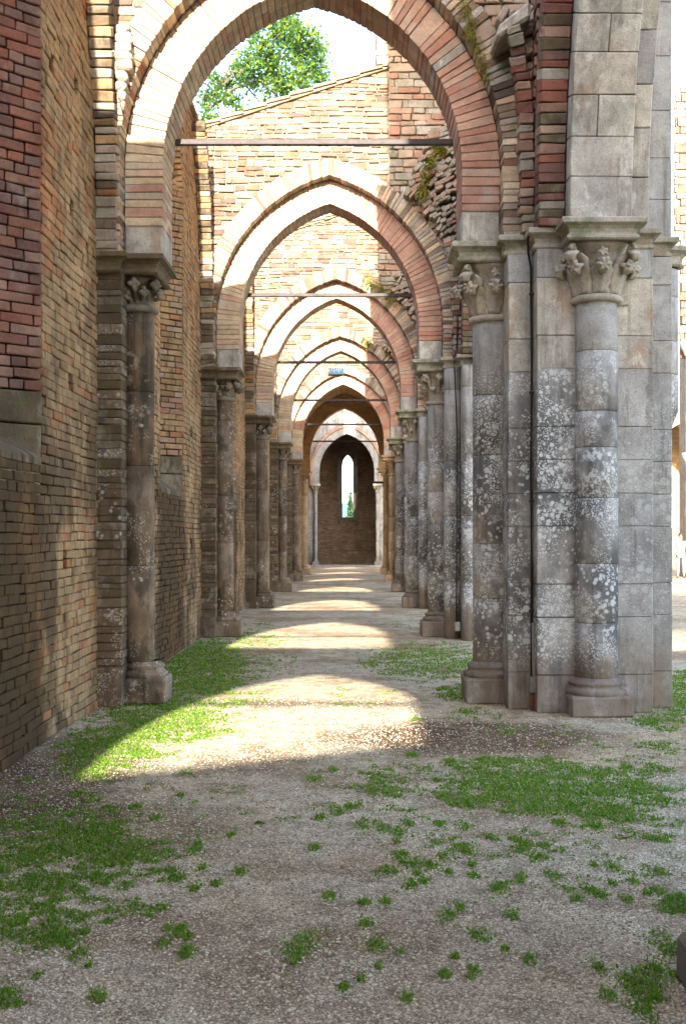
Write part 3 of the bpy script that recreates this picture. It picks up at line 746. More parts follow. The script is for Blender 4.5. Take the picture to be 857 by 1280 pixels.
# ------------------------------------------------------------------ capitals
def leaf_vf(cx, cy_, ang, z0, h, w, r0, r1, curl, nu=8, nv=10):
    """leaf hugging a bell, its tip curling outward"""
    V = []
    for j in range(nv+1):
        t_ = j/nv
        if t_ < 0.75: q = t_/0.75; r = r0+(r1-r0)*q**1.6; z = z0+h*q
        else:
            q = (t_-0.75)/0.25*math.pi*0.85; r = r1+curl*math.sin(q)*1.1; z = z0+h-curl*(1-math.cos(q))*0.9+curl*0.25*math.sin(q)
        ww = w*(0.75+0.5*math.sin(math.pi*min(1, t_*0.9)))*(1-0.55*max(0, t_-0.7)/0.3)
        ww *= 1+0.16*math.cos(t_*math.pi*7)
        for i in range(nu+1):
            s = i/nu*2-1; rr = r+0.020*math.cos(s*math.pi/2)+0.009*math.cos(s*math.pi*3)*(1-0.3*t_)-0.010*abs(s); th = ang+s*ww/2/max(0.05, r)
            V.append((cx+rr*math.cos(th), cy_+rr*math.sin(th), z+0.006*(1-abs(s))))
    F = []
    for j in range(nv):
        for i in range(nu): a = j*(nu+1)+i; F.append([a, a+1, a+nu+2, a+nu+1])
    # thickness: duplicate pulled inwards
    n = len(V); V2 = [(cx+(x-cx)*(1-0.03/max(0.05, math.hypot(x-cx, y-cy_))), cy_+(y-cy_)*(1-0.03/max(0.05, math.hypot(x-cx, y-cy_))), z-0.006) for x, y, z in V]
    F2 = [[a+n for a in f[::-1]] for f in F]
    rim = [i for i in range(nu+1)]+[j*(nu+1)+nu for j in range(1, nv+1)]+[nv*(nu+1)+i for i in range(nu-1, -1, -1)]+[j*(nu+1) for j in range(nv-1, 0, -1)]
    Fr = [[rim[i], rim[i]+n, rim[(i+1) % len(rim)]+n, rim[(i+1) % len(rim)]] for i in range(len(rim))]
    return V+V2, F+F2+Fr
def rosette_vf(c, d, r, petals=6):
    c = Vector(c); d = Vector(d).normalized(); a = d.cross(Vector((0, 0, 1))).normalized(); b = a.cross(d)
    V = [tuple(c+d*r*0.35)]; F = []; n = petals*4
    for k, (rr, dd) in enumerate(((0.28, 0.30), (0.65, 0.5), (1.0, 0.12), (0.9, -0.3))):
        for i in range(n):
            t_ = 2*math.pi*i/n; q = r*rr*(1+(0.22*math.cos(petals*t_) if k > 0 else 0)); V.append(tuple(c+(a*math.cos(t_)+b*math.sin(t_))*q+d*r*dd*(1+(0.4*math.cos(petals*t_) if k == 1 else 0))))
    for i in range(n): F.append([0, 1+i, 1+(i+1) % n])
    for k in range(3):
        for i in range(n): F.append([1+k*n+i, 1+(k+1)*n+i, 1+(k+1)*n+(i+1) % n, 1+k*n+(i+1) % n])
    return V, F
def volute_vf(cx, cy_, ang, z, r, size, turns=1.35):
    path = []; rad = []
    c = Vector((cx+math.cos(ang)*r, cy_+math.sin(ang)*r, z)); d = Vector((math.cos(ang), math.sin(ang), 0))
    # stem
    for i in range(6): f = i/6; path.append(c-d*(0.16*(1-f))+Vector((0, 0, -0.26*(1-f)+size*1.0*f))); rad.append(size*(0.34+0.1*f))
    N_ = 18
    for i in range(N_+1):
        t_ = math.pi/2-turns*2*math.pi*i/N_; q = size*(1-0.72*i/N_); path.append(c+d*math.cos(t_)*q+Vector((0, 0, math.sin(t_)*q))); rad.append(size*0.42*(1-0.5*i/N_))
    V, F = tube(path, rad, 8); 
    return V, F
def capital(owner, x, y, r, z0, z1, mat, style=0, vis=(180, 360), seed=0, detail=True, wtop=None):
    rs = random.Random(seed); H = z1-z0; top = wtop or r*1.55
    V, F = lathe([(r*0.98, z0-0.02), (r+0.03, z0-0.015), (r+0.045, z0+0.012), (r+0.03, z0+0.04), (r, z0+0.05)], x, y, 24); part('astragal', V, F, mat, owner, True)
    V, F = lathe([(r*0.97, z0+0.03), (r*0.97, z0+H*0.3), (r*1.0, z0+H*0.55), (r*1.10, z0+H*0.75), (r*1.30, z0+H*0.88), (top, z0+H*0.96), (top, z1+0.005), (0.02, z1+0.005)], x, y, 24, sq=0.15)
    bell = part('capital', V, F, mat, owner, True)
    if not detail: 
        lst = [volute_vf(x, y, R(a), z1-0.09, top*1.1, 0.05, 1.0) for a in (135, 225, 270, 315)]; V, F = joinvf(lst); part('scroll', V, F, mat, bell, True); return
    a0, a1 = vis
    if style == 0:
        for k in range(8):
            a = a0+(k+0.5)*(360/8)-22.5
            if not (a0-30 <= a <= a1+30): continue
            V, F = leaf_vf(x, y, R(a), z0+0.05, H*0.50, 0.175*r/0.19, r*1.02, r*1.55, 0.055); part('leaf', V, F, mat, bell, True)
            cxr = (x+math.cos(R(a))*(r*1.55+0.055), y+math.sin(R(a))*(r*1.55+0.055), z0+0.05+H*0.46)
            V, F = rosette_vf(cxr, (math.cos(R(a)), math.sin(R(a)), -0.3), 0.058); part('rosette', V, F, mat, bell, True)
        for a in (45, 135, 225, 315):
            if not (a0-40 <= a <= a1+40): continue
            V, F = leaf_vf(x, y, R(a), z0+H*0.30, H*0.50, 0.17*r/0.19, r*1.1, r*2.0, 0.05); part('leaf', V, F, mat, bell, True)
            V, F = volute_vf(x, y, R(a), z1-0.075, top*1.22, 0.05); part('scroll', V, F, mat, bell, True)
        for a in (90, 180, 270, 360):
            if not (a0-10 <= a <= a1+10): continue
            V, F = leaf_vf(x, y, R(a), z0+H*0.38, H*0.30, 0.13*r/0.19, r*1.1, r*1.50, 0.035); part('leaf', V, F, mat, bell, True)
            V, F = rosette_vf((x+math.cos(R(a))*top*1.02, y+math.sin(R(a))*top*1.02, z1-0.10), (math.cos(R(a)), math.sin(R(a)), 0), 0.042, 5); part('rosette', V, F, mat, bell, True)
    else:
        for tier, (zz, rr, sz, offs) in enumerate(((z0+H*0.45, r*1.25, 0.055, 22.5), (z1-0.10, top*1.12, 0.06, 0))):
            for k in range(8):
                a = offs+k*45
                if not (a0-30 <= a <= a1+30): continue
                V, F = volute_vf(x, y, R(a), zz, rr, sz, 1.1); part('scroll', V, F, mat, bell, True)
                cxr = (x+math.cos(R(a))*(rr+0.045), y+math.sin(R(a))*(rr+0.045), zz+0.01); V, F = rosette_vf(cxr, (math.cos(R(a)), math.sin(R(a)), 0), sz*0.9, 4); part('crocket', V, F, mat, bell, True)
def column_base(owner, x, y, r, hp, half, mat, seg=28):
    V, F = bev(box8(x-half, x+half, y-half, y+half, 0, hp, 0.006), 0.018); part('plinth', V, F, mat, owner)
    pr = [(r*1.42, hp-0.002), (r*1.50, hp+0.02), (r*1.47, hp+0.045), (r*1.30, hp+0.055), (r*1.22, hp+0.075), (r*1.24, hp+0.085), (r*1.30, hp+0.10), (r*1.27, hp+0.118), (r*1.12, hp+0.125), (r, hp+0.15)]
    pr = [(min(a, half*0.99), b) for a, b in pr]
    V, F = lathe(pr, x, y, seg, jit=0.004); part('base_moulding', V, F, mat, owner, True)
def shaft(owner, x, y, r, z0, z1, mat, hmin=0.3, hmax=0.55, seg=28, name='shaft_drum', seed=1):
    rs = random.Random(seed); z = z0
    while z < z1-0.01:
        h = rs.uniform(hmin, hmax); zt = z+h
        if z1-zt < 0.2: zt = z1
        dr = rs.uniform(-0.003, 0.003); b = 0.006
        dx, dy = rs.uniform(-0.003, 0.003), rs.uniform(-0.003, 0.003)
        V, F = lathe([(r*0.9, z+0.001), (r+dr-b, z+0.002), (r+dr, z+b+0.002), (r+dr, (z+zt)/2), (r+dr, zt-b-0.001), (r+dr-b, zt-0.001), (r*0.9, zt)], x+dx, y+dy, seg, jit=0.0025)
        o = part(name, V, F, mat, owner); o.data.polygons.foreach_set('use_smooth', [i//seg in (2, 3) for i in range(len(o.data.polygons))]); z = zt
IMP = [(-0.02, -0.185), (0.018, -0.183), (0.034, -0.168), (0.034, -0.150), (0.018, -0.136), (0.014, -0.122), (0.020, -0.090), (0.040, -0.066), (0.066, -0.056), (0.070, -0.050), (0.085, -0.048), (0.088, -0.012), (0.080, 0.0), (-0.05, 0.001)]

# ------------------------------------------------------------------ compound piers on the right
PCX = 2.17
PL = {0: 'compound pier beside the camera, only its worn plinth corner showing at lower right', 1: 'nearest and largest compound pier, grey lichened stone with leafy capitals', 2: 'second compound pier, slim round shafts and scrolled capital, behind the largest pier',
      3: 'third compound pier down the right side of the aisle', 4: 'fourth compound pier down the right side', 5: 'fifth compound pier down the right side', 6: 'sixth compound pier, warm brown, by the vaulted bay'}
def pier(n):
    y0 = cy(n); x0 = PCX; near = n == 1; rnd_ = n >= 2
    mg = M['grey'] if n <= 4 else M['warm']
    p = thing('compound_pier', PL[n], 'pier', (x0, y0, 0), 'piers between aisle and nave')
    PF = Pieces(p, 'facing_stone', mg, 0.006, 290)
    cc = [bev(box8(x0+a+0.009, x0+b-0.009, y0+c_+(0.045 if a > -0.6 and b < 0.6 else 0.012), y0+d_-0.009, 0, ZR-0.19), 0.004) for (a, b, c_, d_) in ((-0.53, 0.52, -0.83, 0.83),)+(() if rnd_ else ((-0.76, -0.5, -0.6, 0.6),))+((0.5, 0.77, -0.5, 0.5),)]
    V, F = joinvf(cc); part('core', V, F, M['mortar'], p)
    z = 0.0; zz = ZR-0.18; k = 0
    R1 = (-0.53, 0.52, -0.83, 0.83); R2 = (-0.76, -0.535, -0.6, 0.6); R3 = (0.525, 0.77, -0.5, 0.5)
    while z < zz-0.01:
        h = random.choice((0.30, 0.42, 0.36, 0.52, 0.46)); zt = z+h
        if k == 0: zt = 0.34
        if zz-zt < 0.22: zt = zz
        g_ = 0.0022; top = z > 3.0
        ml = (M['cream'] if random.random() < 0.5 else mg) if top and n < 5 else mg
        mr = (M['cream'] if random.random() < 0.6 else M['greyr']) if top and n < 5 else (M['greyr'] if n < 5 else mg)
        s = random.choice((-0.2, 0.0, 0.1)); e = random.uniform(-0.004, 0.004)
        cut = random.choice((0.0, -0.02, 0.03))
        PF.add(box8(x0+R1[0], x0+cut-g_, y0+R1[2]+e, y0+s-g_, z+g_, zt-g_, 0.003), None, ml)
        PF.add(box8(x0+cut+g_, x0+R1[1], y0+R1[2]+0.03+e, y0+s-g_, z+g_*random.choice((1, 1.5)), zt-g_, 0.003), None, mr)
        PF.add(box8(x0+R1[0], x0+R1[1], y0+s+g_, y0+R1[3], z+g_, zt-g_, 0.003), None, mg)
        sh = random.uniform(-0.0, 0.0)
        if not rnd_:
            PF.add(box8(x0+R2[0]+e, x0+R2[1], y0+R2[2], y0+R2[3], z+g_, zt-g_, 0.003), None, ml)
        PF.add(box8(x0+R3[0], x0+R3[1], y0+R3[2]+e, y0+R3[3], z+g_, zt-g_, 0.003), None, M['greyr'] if n < 5 else mg)
        z = zt; k += 1
    PF.flush()
    r = 0.19 if n < 2 else 0.165
    ox = 0.11 if n == 0 else 0.0
    xl = x0-0.84+ox; yf_ = y0-0.84
    # shaft facing the aisle
    column_base(p, xl, y0, r, 0.24 if n else 0.17, 0.28, mg); shaft(p, xl, y0, r, 0.24+0.145, 3.69, mg, 0.5, 0.95, seed=n*3+1)
    # shaft facing the camera
    column_base(p, x0, yf_, r, 0.18, 0.28, mg); shaft(p, x0, yf_, r, 0.18+0.145, 3.69, mg, 0.32, 0.6, seed=n*3+2)
    if n == 1 or n == 0:
        capital(p, x0, yf_, r, 3.69, ZR-0.18, M['carve'], 0, (180, 360), 1); capital(p, xl, y0, r, 3.66, ZR-0.18, M['carve'], 0, (135, 315), 2)
        V, F = bev(box8(x0-0.30, x0+0.30, yf_+0.02, yf_+0.2, 3.67, ZR-0.18, 0.003), 0.01); part('capital_block', V, F, M['carve'], p)
    else:
        capital(p, x0, yf_, r, 3.69, ZR-0.18, M['carve'], 1, (180, 360), 1, n < 4); capital(p, xl, y0, r, 3.69, ZR-0.18, M['carve'] if n < 5 else M['warm'], 1, (135, 315), 2, n < 5)
    if rnd_:
        # slim round corner shafts instead of flat pilasters
        for (sx, sy, r_) in ((-0.65, -0.50, 0.135), (-0.44, -0.93, 0.105), (-0.25, -0.98, 0.09)):
            shaft(p, x0+sx, y0+sy, r_, 0.0, ZR-0.18, mg, 0.6, 1.1, 18, 'corner_shaft', n*5)
    # nave-side half shaft broken off above the floor
    shaft(p, x0+0.80, y0+0.02, 0.16, 2.80, ZR-0.2, mg, 0.3, 0.5, 20, 'nave_shaft', n*7+1)
    V, F = lathe([(0.02, 2.55), (0.08, 2.58), (0.13, 2.72), (0.165, 2.80)], x0+0.80, y0+0.02, 20); part('corbel', V, F, mg, p, True)
    # impost moulding stepping round every shaft
    path = [(-0.53, 0.83), (-0.76, 0.83), (-0.76, 0.27), (-1.17, 0.27), (-1.17, -0.29), (-0.76, -0.29), (-0.76, -0.53), (-0.53, -0.53), (-0.53, -0.80), (-0.29, -0.80), (-0.29, -1.17), (0.27, -1.17), (0.27, -0.78), (0.50, -0.78), (0.50, -0.45), (0.74, -0.45), (0.74, -0.16), (0.92, -0.12), (0.98, 0.0), (0.92, 0.14), (0.74, 0.2), (0.74, 0.5), (0.5, 0.83)]
    path = [(x0+a, y0+b) for a, b in path]
    # split into separate stones with fine joints
    # cuts = [0, 3, 5, 8, 10, 13, 16, len(path)-1]
    V, F = sweep(path, [(o, ZR+zq) for o, zq in IMP]); 
    # orientation: outward is to the right of travel for this path direction
    part('impost', V, F, M['moulding'] if n < 5 else M['warm'], p)
    # infill top of impost
    c = []
    for (a, b, c0, d) in ((-1.17, -0.6, -0.29, 0.27), (-0.8, 0.72, -0.5, 0.83), (-0.53, 0.5, -0.80, 0.83), (-0.29, 0.27, -1.17, -0.7)):
        c.append(bev(box8(x0+a, x0+b, y0+c0, y0+d, ZR-0.17-0.003*len(c), ZR-0.002-0.003*len(c)), 0.004))
    V, F = joinvf(c); part('impost_core', V, F, M['mortar'], p)
    return p
for n in range(0, 7): pier(n)

# ------------------------------------------------------------------ engaged columns on the left
LL = {0: 'engaged column on the left wall level with the camera, out of the picture', 1: 'nearest engaged column on the left wall, tall brown shaft spotted with lichen', 2: 'second engaged column on the left wall, base beside the grass strip', 3: 'third engaged column along the left wall',
      4: 'fourth engaged column along the left wall', 5: 'fifth engaged column along the left wall', 6: 'sixth engaged column on the left, warm ochre, below the vault springing'}
for n in range(0, 7):
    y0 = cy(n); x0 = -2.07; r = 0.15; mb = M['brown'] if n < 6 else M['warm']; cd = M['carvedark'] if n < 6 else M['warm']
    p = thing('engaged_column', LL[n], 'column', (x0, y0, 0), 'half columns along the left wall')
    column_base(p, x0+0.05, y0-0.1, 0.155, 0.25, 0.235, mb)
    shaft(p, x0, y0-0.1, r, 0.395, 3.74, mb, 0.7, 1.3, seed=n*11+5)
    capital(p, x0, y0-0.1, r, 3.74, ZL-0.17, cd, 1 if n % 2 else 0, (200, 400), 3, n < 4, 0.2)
    if n == 1:
        pass
    # brick and stone pilaster behind the shaft
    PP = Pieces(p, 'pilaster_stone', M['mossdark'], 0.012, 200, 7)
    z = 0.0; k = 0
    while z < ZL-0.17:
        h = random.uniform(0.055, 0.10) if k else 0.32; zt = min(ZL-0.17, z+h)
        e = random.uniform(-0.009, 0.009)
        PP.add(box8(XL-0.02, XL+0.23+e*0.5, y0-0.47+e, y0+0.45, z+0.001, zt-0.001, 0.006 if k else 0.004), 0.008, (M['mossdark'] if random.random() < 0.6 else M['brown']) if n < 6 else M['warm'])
        z = zt; k += 1
    PP.flush()
    path = [(XL, y0-0.50), (XL+0.20, y0-0.50), (XL+0.20, y0-0.40), (-1.86, y0-0.40), (-1.86, y0+0.30), (XL+0.2, y0+0.30), (XL, y0+0.45)]
    V, F = sweep(path, [(o, ZL+zq) for o, zq in IMP]); part('impost', V, F, M['mossdark'] if n < 6 else M['warm'], p)
    V, F = joinvf([bev(box8(XL-0.02, -1.87, y0-0.39, y0+0.29, ZL-0.17, ZL-0.004), 0.004), bev(box8(XL-0.02, XL+0.21, y0-0.49, y0+0.44, ZL-0.168, ZL-0.007), 0.004)]); part('impost_core', V, F, M['mossdark'], p)
# last arch: slim pale columns on both sides
for (xx, lab) in ((-2.0, 'slim pale column carrying the left side of the last arch'), (1.17, 'slim pale column carrying the right side of the last arch')):
    p = thing('slim_column', lab, 'column', (xx, 62.4, 0), 'slim columns of the last arch')
    column_base(p, xx, 62.35, 0.09, 0.25, 0.17, M['greyr'], 16); shaft(p, xx, 62.35, 0.09, 0.38, 3.8, M['greyr'], 0.8, 1.4, 16)
    capital(p, xx, 62.35, 0.09, 3.8, 4.12, M['cream'], 1, (180, 360), 4, False, 0.19)
    V, F = bev(box8(xx-0.24, xx+0.24, 62.1, 62.9, 4.12, 4.24), 0.02); part('abacus', V, F, M['cream'], p)
    V, F = bev(box8(xx-(0.39 if xx < 0 else 0.08), xx+(0.08 if xx < 0 else 0.39), 62.47, 62.95, 0, 4.118), 0.02); part('jamb', V, F, M['greyr'], p)

# ------------------------------------------------------------------ nave wall over the arcade
nw = thing('nave_wall', 'high wall of the nave carried by the pointed arcade on the right', 'wall', (PCX, 27, 8))
XA0, XA1 = 1.62, 2.95
ASP = [(cy(n-1), cy(n)) for n in range(-1, 7)]
def arc_low(y, r_add=0.0):
    for (a, b) in ASP:
        if a <= y <= b:
            lo, hi = a+1.12, b-1.12; mid = (lo+hi)/2; Rr = 4.0+r_add; cyc = hi-4.0
            d = abs(y-mid); u = (mid-cyc)+d
            if u < Rr: return ZR+math.sqrt(Rr*Rr-u*u)
            return ZR
    return ZR
slab('core', (0, 0, 0), (0, 1, 0), (1, 0, 0), cy(-2), cy(6)+0.5, lambda y: arc_low(y, 0.36), lambda y: 12.0, XA0+0.02, 2.59, M['mortard'], nw, 400)
# nave face skin and piers' outer strip (grey ashlar)
slab('nave_face', (0, 0, 0), (0, 1, 0), (1, 0, 0), cy(-2), cy(6)+0.5, lambda y: arc_low(y, 0.42), lambda y: 12.0, 2.60, 2.66, M['greyr'], nw, 400)
# brickwork on the aisle face
PN = Pieces(nw, 'brick', M['red'], 0.007, 290)
def niv(z):
    out = []
    for (a, b) in ASP[1:5]:
        lo, hi = a+1.12, b-1.12; mid = (lo+hi)/2; cyc = hi-4.0
        if z < ZR: continue
        q = (4.55)**2-(z-ZR)**2; hw = (math.sqrt(q) if q > 0 else 0)-(mid-cyc)
        hw = max(0, hw)
        out.append((a+0.35, mid-hw)) if mid-hw > a+0.4 else None
        out.append((mid+hw, b-0.5)) if b-0.5 > mid+hw+0.05 else None
    return out
lay_wall(PN, (XA0, 0, 0), (0, 1, 0), (-1, 0, 0), ZR+0.05, 10.5, niv, ch=0.09, bl=0.28, depth=0.1, rough=0.01, jit=0.008, gap=0.012)
PN.flush()
def arcade_ring(P, a, b, r0, r1, x0, x1, step, jit, mat, halves=('far', 'near'), splits=None, bevel=None):
    lo, hi = a+1.12, b-1.12; mid = (lo+hi)/2; cyc = hi-4.0
    amax = math.acos((mid-cyc)/((r0+r1)/2)); Rm = (r0+r1)/2; tot = amax*Rm
    for half in halves:
        d = 0.0
        while d < tot-0.01:
            L = step*random.uniform(0.8, 1.25)
            if tot-(d+L) < step*0.5: L = tot-d
            t0, t1 = (d+0.003)/Rm, (d+L-0.003)/Rm
            cu = [x0, x1]
            if splits and random.random() < 0.7: cu = [x0, x0+(x1-x0)*random.uniform(0.35, 0.65), x1]
            for i in range(len(cu)-1):
                c = []
                for tt in (t0, t1):
                    for rr in (r0, r1):
                        yy = cyc+rr*math.cos(tt); yy = yy if half == 'far' else 2*mid-yy
                        for xx in (cu[i]+0.003, cu[i+1]-0.003): c.append((xx, yy, ZR+rr*math.sin(tt)+0.001))
                P.add(np.array(c)+rng.uniform(-jit, jit, (8, 3)), bevel, mat() if callable(mat) else mat)
            d += L
for i, (a, b) in enumerate(ASP):
    n = i-1
    if n < 0: continue
    lab = {0: 'arcade arch behind the camera on the nave side', 1: 'cream stone arcade arch rising toward the camera from the nearest pier, top right'}.get(n, 'arcade arch of the %s bay on the nave side' % ORD[n])
    aa = thing('arcade_arch', lab, 'arch', (PCX, (a+b)/2, ZR), 'arches of the nave arcade')
    P1 = Pieces(aa, 'voussoir', M['cream'], 0.008, 290)
    arcade_ring(P1, a, b, 4.0, 4.42, 1.88, 2.43, 0.34, 0.004, M['cream'], splits=True)
    arcade_ring(P1, a, b, 4.10, 4.42, 2.435, 2.60, 0.38, 0.004, lambda: random.choice((M['cream'], M['greyr'])))
    P1.flush()
    P2 = Pieces(aa, 'order_brick', M['red'], 0.008, 290)
    arcade_ring(P2, a, b, 4.20, 4.50, 1.635, 1.875, 0.085, 0.007, lambda: random.choice((M['red'], M['red'], M['rubgrey'], M['mossdark'], M['pinkd'])))
    P2.flush()
# ashlar strips of the piers carried upward on the nave side
for n in range(0, 6):
    sp = thing('nave_pilaster', {1: 'grey ashlar strip with a half-round shaft rising above the nearest pier, top right'}.get(n, 'ashlar strip rising on the nave side above the %s pier' % ORD[n]), 'pilaster', (2.85, cy(n), ZR), 'pilasters on the nave side')
    PZ = Pieces(sp, 'ashlar_block', M['greyr'], 0.006)
    z = ZR+0.002
    while z < 11.5:
        h = random.uniform(0.34, 0.55); PZ.add(box8(2.605, 2.945, cy(n)-0.46, cy(n)+0.46, z+0.002, z+h-0.002, 0.003)); z += h
    PZ.flush()
    shaft(sp, 2.90, cy(n)+0.1, 0.14, ZR+0.002, 11.5, M['greyr'], 0.6, 1.0, 20, 'shaft_drum', 21)

# ------------------------------------------------------------------ remnants of the fallen vaults
def rib_stack(owner, name, path, w, d, h, mat, jit=0.01, lim=290):
    P = Pieces(owner, name, None, 0.009, lim, 7)
    path = [Vector(p) for p in path]; s = [0]
    for i in range(1, len(path)): s.append(s[-1]+(path[i]-path[i-1]).length)
    def at(q):
        for i in range(1, len(s)):
            if q <= s[i]: f = (q-s[i-1])/(s[i]-s[i-1]); return path[i-1].lerp(path[i], f), (path[i]-path[i-1]).normalized()
        return path[-1], (path[-1]-path[-2]).normalized()
    q = 0
    while q < s[-1]-h*0.5:
        hh = h*random.uniform(0.8, 1.25); p, t_ = at(q+hh/2); a = Vector((1, 0, 0)); a = (a-t_*a.dot(t_)).normalized(); b = t_.cross(a)
        j = random.uniform(-1, 1)*jit; m = mat() if callable(mat) else mat
        c = [p+a*(sx*w/2+j)+b*(sy*d/2+random.uniform(-1, 1)*jit)+t_*(sz*(hh/2-0.005)) for sx in (-1, 1) for sy in (-1, 1) for sz in (-1, 1)]
        P.add(np.array([tuple(v) for v in c])+rng.uniform(-jit*0.5, jit*0.5, (8, 3)), None, m); q += hh
    P.flush()
VRG = 'broken vault springings along the aisle'
for n in range(1, 6):
    y0 = cy(n)
    # left: wall rib curving up from the impost along the wall, both directions
    vr = thing('wall_rib', {1: 'jagged brick wall rib climbing from the nearest left impost to the top edge', 2: 'thin brick wall rib climbing above the second left column'}.get(n, 'brick wall rib above the %s left column' % ORD[n]), 'rib', (XL+0.1, y0, ZL), 'wall ribs above the left columns')
    pth = []
    for i in range(13):
        a = i/12*0.95; pth.append((XL+0.10, y0-0.44-2.6*(1-math.cos(a)), ZL+0.03+(3.4 if n > 1 else 3.0)*math.sin(a)/math.sin(0.95)*1.0))
    rib_stack(vr, 'rib_brick', pth, 0.20, 0.16, 0.085, lambda: random.choice((M['mossdark'], M['brown'], M['tan'], M['rubgrey'])), 0.012)
    # upright strip between rib and arch
    PU = Pieces(vr, 'strip_block', M['mossdark'], 0.012, 290, 7); z = ZL+0.005
    while z < 7.4:
        h = random.uniform(0.12, 0.4) if z < 5.1 else random.uniform(0.07, 0.12); PU.add(box8(XL-0.01, XL+0.215, y0-0.36, y0+0.3, z, z+h-0.008, 0.01), None, M['mossdark'] if z < 5.1 else M['rubgrey']); z += h
    PU.flush()
    # right: toothed springing fanning out of the corner
    fr = thing('vault_springing', {1: 'leaning stack of bricks with a pale stone slab on top, right of the largest arch', 2: 'fan of broken bricks with moss, seen through the largest arch at right', 3: 'small fan of broken bricks over the right side of the third arch'}.get(n, 'broken brick springing over the right side of the %s arch' % ORD[n]), 'masonry remnant', (1.5, y0, ZR), VRG)
    rib_stack(fr, 'rib_brick', [(1.585, y0-0.56, ZR+0.01), (1.575, y0-0.60, ZR+0.6), (1.545, y0-0.66, ZR+1.1), (1.49, y0-0.76, ZR+1.5), (1.41, y0-0.9, ZR+1.78)], 0.13, 0.20, 0.085, lambda: random.choice((M['red'], M['rubgrey'], M['rubgrey'], M['pinkd'])), 0.014)
    if n == 1:
        V, F = bev(np.array([(1.27, y0-0.98, 6.02), (1.27, y0-0.98, 6.13), (1.25, y0-0.5, 6.02), (1.25, y0-0.5, 6.13), (1.56, y0-0.98, 6.20), (1.56, y0-0.98, 6.36), (1.58, y0-0.5, 6.20), (1.58, y0-0.5, 6.36)]), 0.03)
        part('stone_slab', V, F, M['cream'], fr)
    # fan: courses tilted progressively
    PFn = Pieces(fr, 'broken_brick', M['rubgrey'], 0.012, 290, 7)
    for row in range(31 if n > 1 else 16):
        for kx in range(12):
            X = 1.60-0.078*kx+random.uniform(-0.02, 0.02); Zz = ZR+0.55+row*0.10-kx*0.02+random.uniform(-0.03, 0.03)
            if kx*0.078 > 0.08+row*0.046: continue
            lowz = arch_low(n, X, RW+0.30)
            if lowz is not None and Zz < lowz+0.02: continue
            if X < (0.72 if n > 1 else 0.8)+max(0, (row-20))*0.045 or random.random() < 0.06: continue
            yy = y0-0.44-0.006*row-random.uniform(0, 0.05)
            tl = R(58-row*1.3+kx*1.5+random.uniform(-24, 24)); ca, sa = math.cos(tl), math.sin(tl)
            hw, hh, hd = 0.085*random.uniform(0.4, 1.1), 0.0125*random.uniform(0.8, 1.5), 0.14
            tl2 = R(55 if random.random() < 0.5 else 0)
            c = []
            for sx in (-1, 1):
                for sy in (-1, 1):
                    for sz in (-1, 1): dx, dz = sx*hw, sz*hh*2.2; c.append((X+dx*ca-dz*sa, yy+sy*hd, Zz+dx*sa+dz*ca))
            PFn.add(np.array(c)+rng.uniform(-0.008, 0.008, (8, 3)), None, random.choice((M['rubgrey'], M['rubgrey'], M['rubgrey'], M['pinkd'])))
    PFn.flush()
# lumps of carved stone high above the nearest left capital
for (px_, pz, s, lab) in ((-2.12, 6.1, 0.11, 'upper rounded stump of a corbel catching the sun at the top left'), (-2.13, 5.75, 0.09, 'lower tapering stump of a corbel in the top left corner')):
    lst = []
    for q in range(5):
        f = q/4; sz = s*(0.55+0.5*math.sin(math.pi*(0.25+0.6*f)))
        if pz < 6: sz = s*(0.35+0.75*f)
        cz = pz-0.20+f*0.34
        c = box8(px_-sz*0.8, px_+sz*0.8, C1-0.62-sz*0.6, C1-0.5, cz-0.05, cz+0.045, 0.02); lst.append(bev(c, 0.022))
    V, F = joinvf(lst)
    o = part('corbel_stump', V, F, M['rubgrey'], None); tag(o, lab, 'corbel', 'stone stumps at the top left')

# ------------------------------------------------------------------ cable and junction box on the nearest pier
cb = thing('cable', 'black cable running down the inner corner of the nearest pier', 'cable', (1.62, 11.14, 0.2))
pts = [(1.615, 11.10, 0.30), (1.618, 11.11, 1.2), (1.612, 11.115, 2.2), (1.618, 11.11, 3.2), (1.61, 11.10, 4.05), (1.575, 11.03, 4.17), (1.565, 10.98, 4.28), (1.60, 10.97, 4.37), (1.645, 11.06, 4.42), (1.655, 11.07, 5.2), (1.665, 11.07, 6.0), (1.68, 11.05, 7.6)]
V, F = tube(pts, 0.011, 8); part('wire', V, F, M['cable'], cb, True)
for zq in (0.9, 1.9, 2.9, 3.8):
    V, F = bev(box8(1.595, 1.64, 11.09, 11.135, zq, zq+0.02), 0.004); part('clip', V, F, M['iron'], cb)
V, F = bev(box8(1.59, 1.68, 11.02, 11.12, 0.16, 0.31), 0.012); jb = part('junction_box', V, F, M['pvc'], cb)
V, F = tube([(1.62, 11.07, 0.0), (1.62, 11.07, 0.165)], 0.02, 8); part('conduit', V, F, M['rust'], cb)
V, F = tube([(1.65, 11.05, 0.0), (1.64, 11.07, 0.165)], 0.018, 8); part('conduit', V, F, M['rust'], cb)
V, F = tube([(1.635, 11.08, 0.31), (1.63, 11.10, 0.8)], 0.016, 8); part('conduit', V, F, M['pvc'], cb)
cb2 = thing('cable', 'black cable hanging down the second pier between its slim shafts', 'cable', (1.6, cy(2)-0.8, 1))
V, F = tube([(1.55, cy(2)-0.86, 0.2), (1.56, cy(2)-0.86, 3.2), (1.52, cy(2)-0.9, 4.1), (1.5, cy(2)-1.0, 4.3), (1.57, cy(2)-0.7, 4.45), (1.62, cy(2)-0.66, 6.4)], 0.012, 6); part('wire', V, F, M['cable'], cb2, True)
